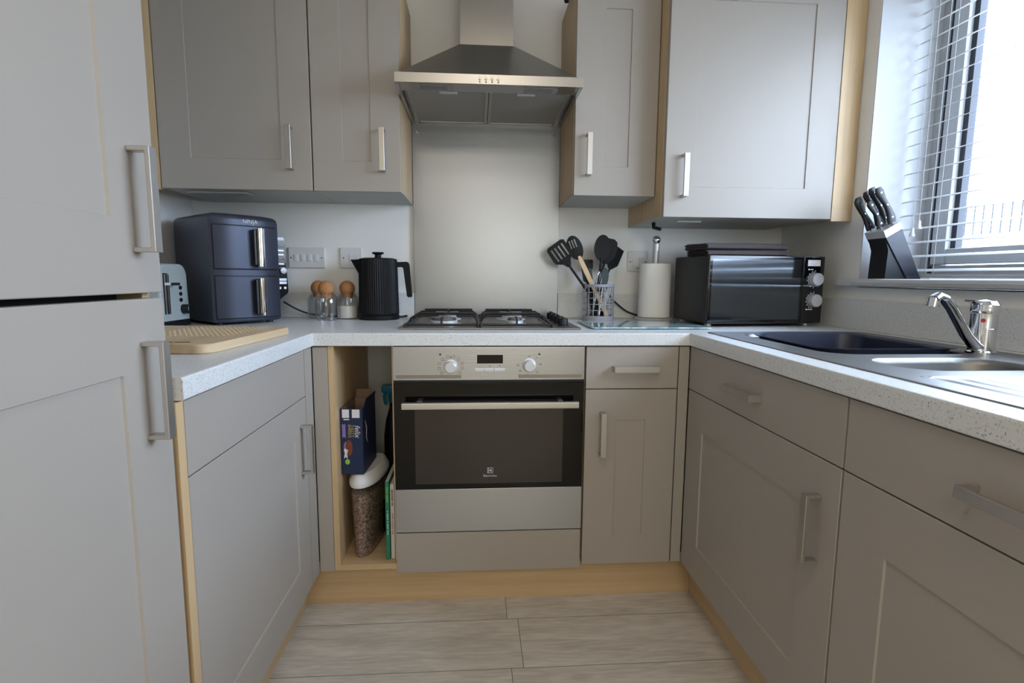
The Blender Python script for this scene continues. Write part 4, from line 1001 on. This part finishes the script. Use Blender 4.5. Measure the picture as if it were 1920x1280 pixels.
b = new(); loft(b, [[(.004, BD, BH), (BW-.004, BD, BH), (BW-.004, BD+.001, BH), (.004, BD+.001, BH)], [(.008, BD-.006, BH+.03), (BW-.008, BD-.006, BH+.03), (BW-.008, BD-.005, BH+.03), (.008, BD-.005, BH+.03)]]); finish(b, 'flap', P['cardboard'], cbx)
pf = -.0004
def patch(pts, m, name='print', y0=-.0007):
    return finish(prism(new(), pts, 'y', y0, .0002), name, P[m], cbx)
patch([(.006, .186), (.028, .186), (.028, .213), (.006, .213)], 'white_ink'); patch([(.037, .186), (.061, .186), (.061, .213), (.037, .213)], 'white_ink'); patch([(.010, .179), (.028, .179), (.028, .1825), (.010, .1825)], 'white_ink')
patch([(.005, .12), (.010, .124), (.016, .12), (.015, .167), (.010, .163), (.004, .167)], 'lilac'); 
patch(ell(.025, .088, .011, .026, 20), 'brown_ink'); patch(ell(.016, .088, .008, .02, 16), 'lilac', y0=-.0004)
patch([(.008, .052), (.014, .058), (.02, .053), (.018, .068), (.022, .08), (.012, .086), (.008, .082), (.011, .07)], 'white_ink', y0=-.0009); patch(ell(.019, .042, .0075, .009, 16), 'lime_ink', y0=-.001)
text('felix', .024, (.0525, -.0008, .142), P['white_ink'], cbx, rot=-PI/2, shear=.2)
text('TASTY', .014, (.037, -.0008, .143), P['gold_ink'], cbx, rot=-PI/2); text('SHREDS', .0125, (.0275, -.0008, .143), P['gold_ink'], cbx, rot=-PI/2)
b = new(); ring_tube(b, [(BW+.0004, .03, .17), (BW+.0004, .045, .14), (BW+.0004, .04, .11), (BW+.0004, .055, .09)], [.001, .004, .003, .001], 8, scale=(.25, 1)); finish(b, 'print', P['white_ink'], cbx)
# books
def book(x, w, h, d, y, m, label, txts):
    o = thing('book', label, 'book', (x, y, ZS), 0)
    finish(box(new(), 0, w, 0, d, .0004, h, .001), 'cover', P[m], o)
    finish(box(new(), .0015, w-.0015, .003, d-.003, h-.0005, h+.0012), 'pages', P['offwhite'], o)
    for (hw, z, gaps, mm) in txts:              # spine lettering too small to read: rows of letter-sized strokes
        rnd = random.Random(len(label)+int(z*100)); b = new(); zz = z
        for g in gaps:
            for k in range(g):
                hh = hw*rnd.uniform(.9, 1.3); box(b, w/2-hw*rnd.uniform(.75, 1), w/2+hw, -.0004, .0002, zz-hh, zz); zz -= hh+.0012
            zz -= .003
        finish(b, 'spine_lettering', P[mm], o)
    return o
book(-.0355, .0125, .262, .17, .028, 'green', 'tall green book standing beside the biscuit container', [(.0032, .245, (5, 6), 'yellowgreen'), (.0018, .165, (1, 8, 2, 6, 5), 'white_ink')])
book(-.0205, .0125, .252, .17, .032, 'offwhite', 'off-white book standing against the oven side', [(.0028, .235, (9, 3), 'grey_ink'), (.0022, .155, (6, 9, 4), 'pink')])
for k, (x, r) in enumerate(((-.0565, .078), (-.0445, .076))):
    b = new(); t = new(); lathe(t, [(.001, 0), (r*.7, 0), (r, .009), (r+.002, .009), (r*.72, -.0015), (.001, -.0015)], 36, cap=False)
    xform(t, Matrix.Translation((x, .225, ZS+r+.003)) @ Matrix.Rotation(-PI/2, 4, 'Y')); o = finish(t, 'baking_tin', P['gloss_black'])
    tag(o, ('black round tin standing on edge, nearest the biscuit container', 'black round tin standing on edge, nearest the green book')[k], 'baking tin', 'round tins stacked on edge')
bo = thing('spray_bottle', 'dark bottle with teal spray head at the back of the open unit', 'bottle', (-.065, .42, ZS))
b = new(); lathe(b, [(.035, .0005), (.038, .006), (.038, .3), (.03, .36), (.016, .41), (.015, .43)], 28); finish(b, 'bottle_body', P['black'], bo)
b = new(); lathe(b, [(.019, .43), (.02, .46), (.016, .47)], 20); box(b, -.045, .03, -.014, .014, .468, .498, .006); ring_tube(b, [(-.03, 0, .47), (-.035, 0, .45), (-.03, 0, .42)], .006, 8); finish(b, 'spray_head', P['teal'], bo, 'teal spray head')
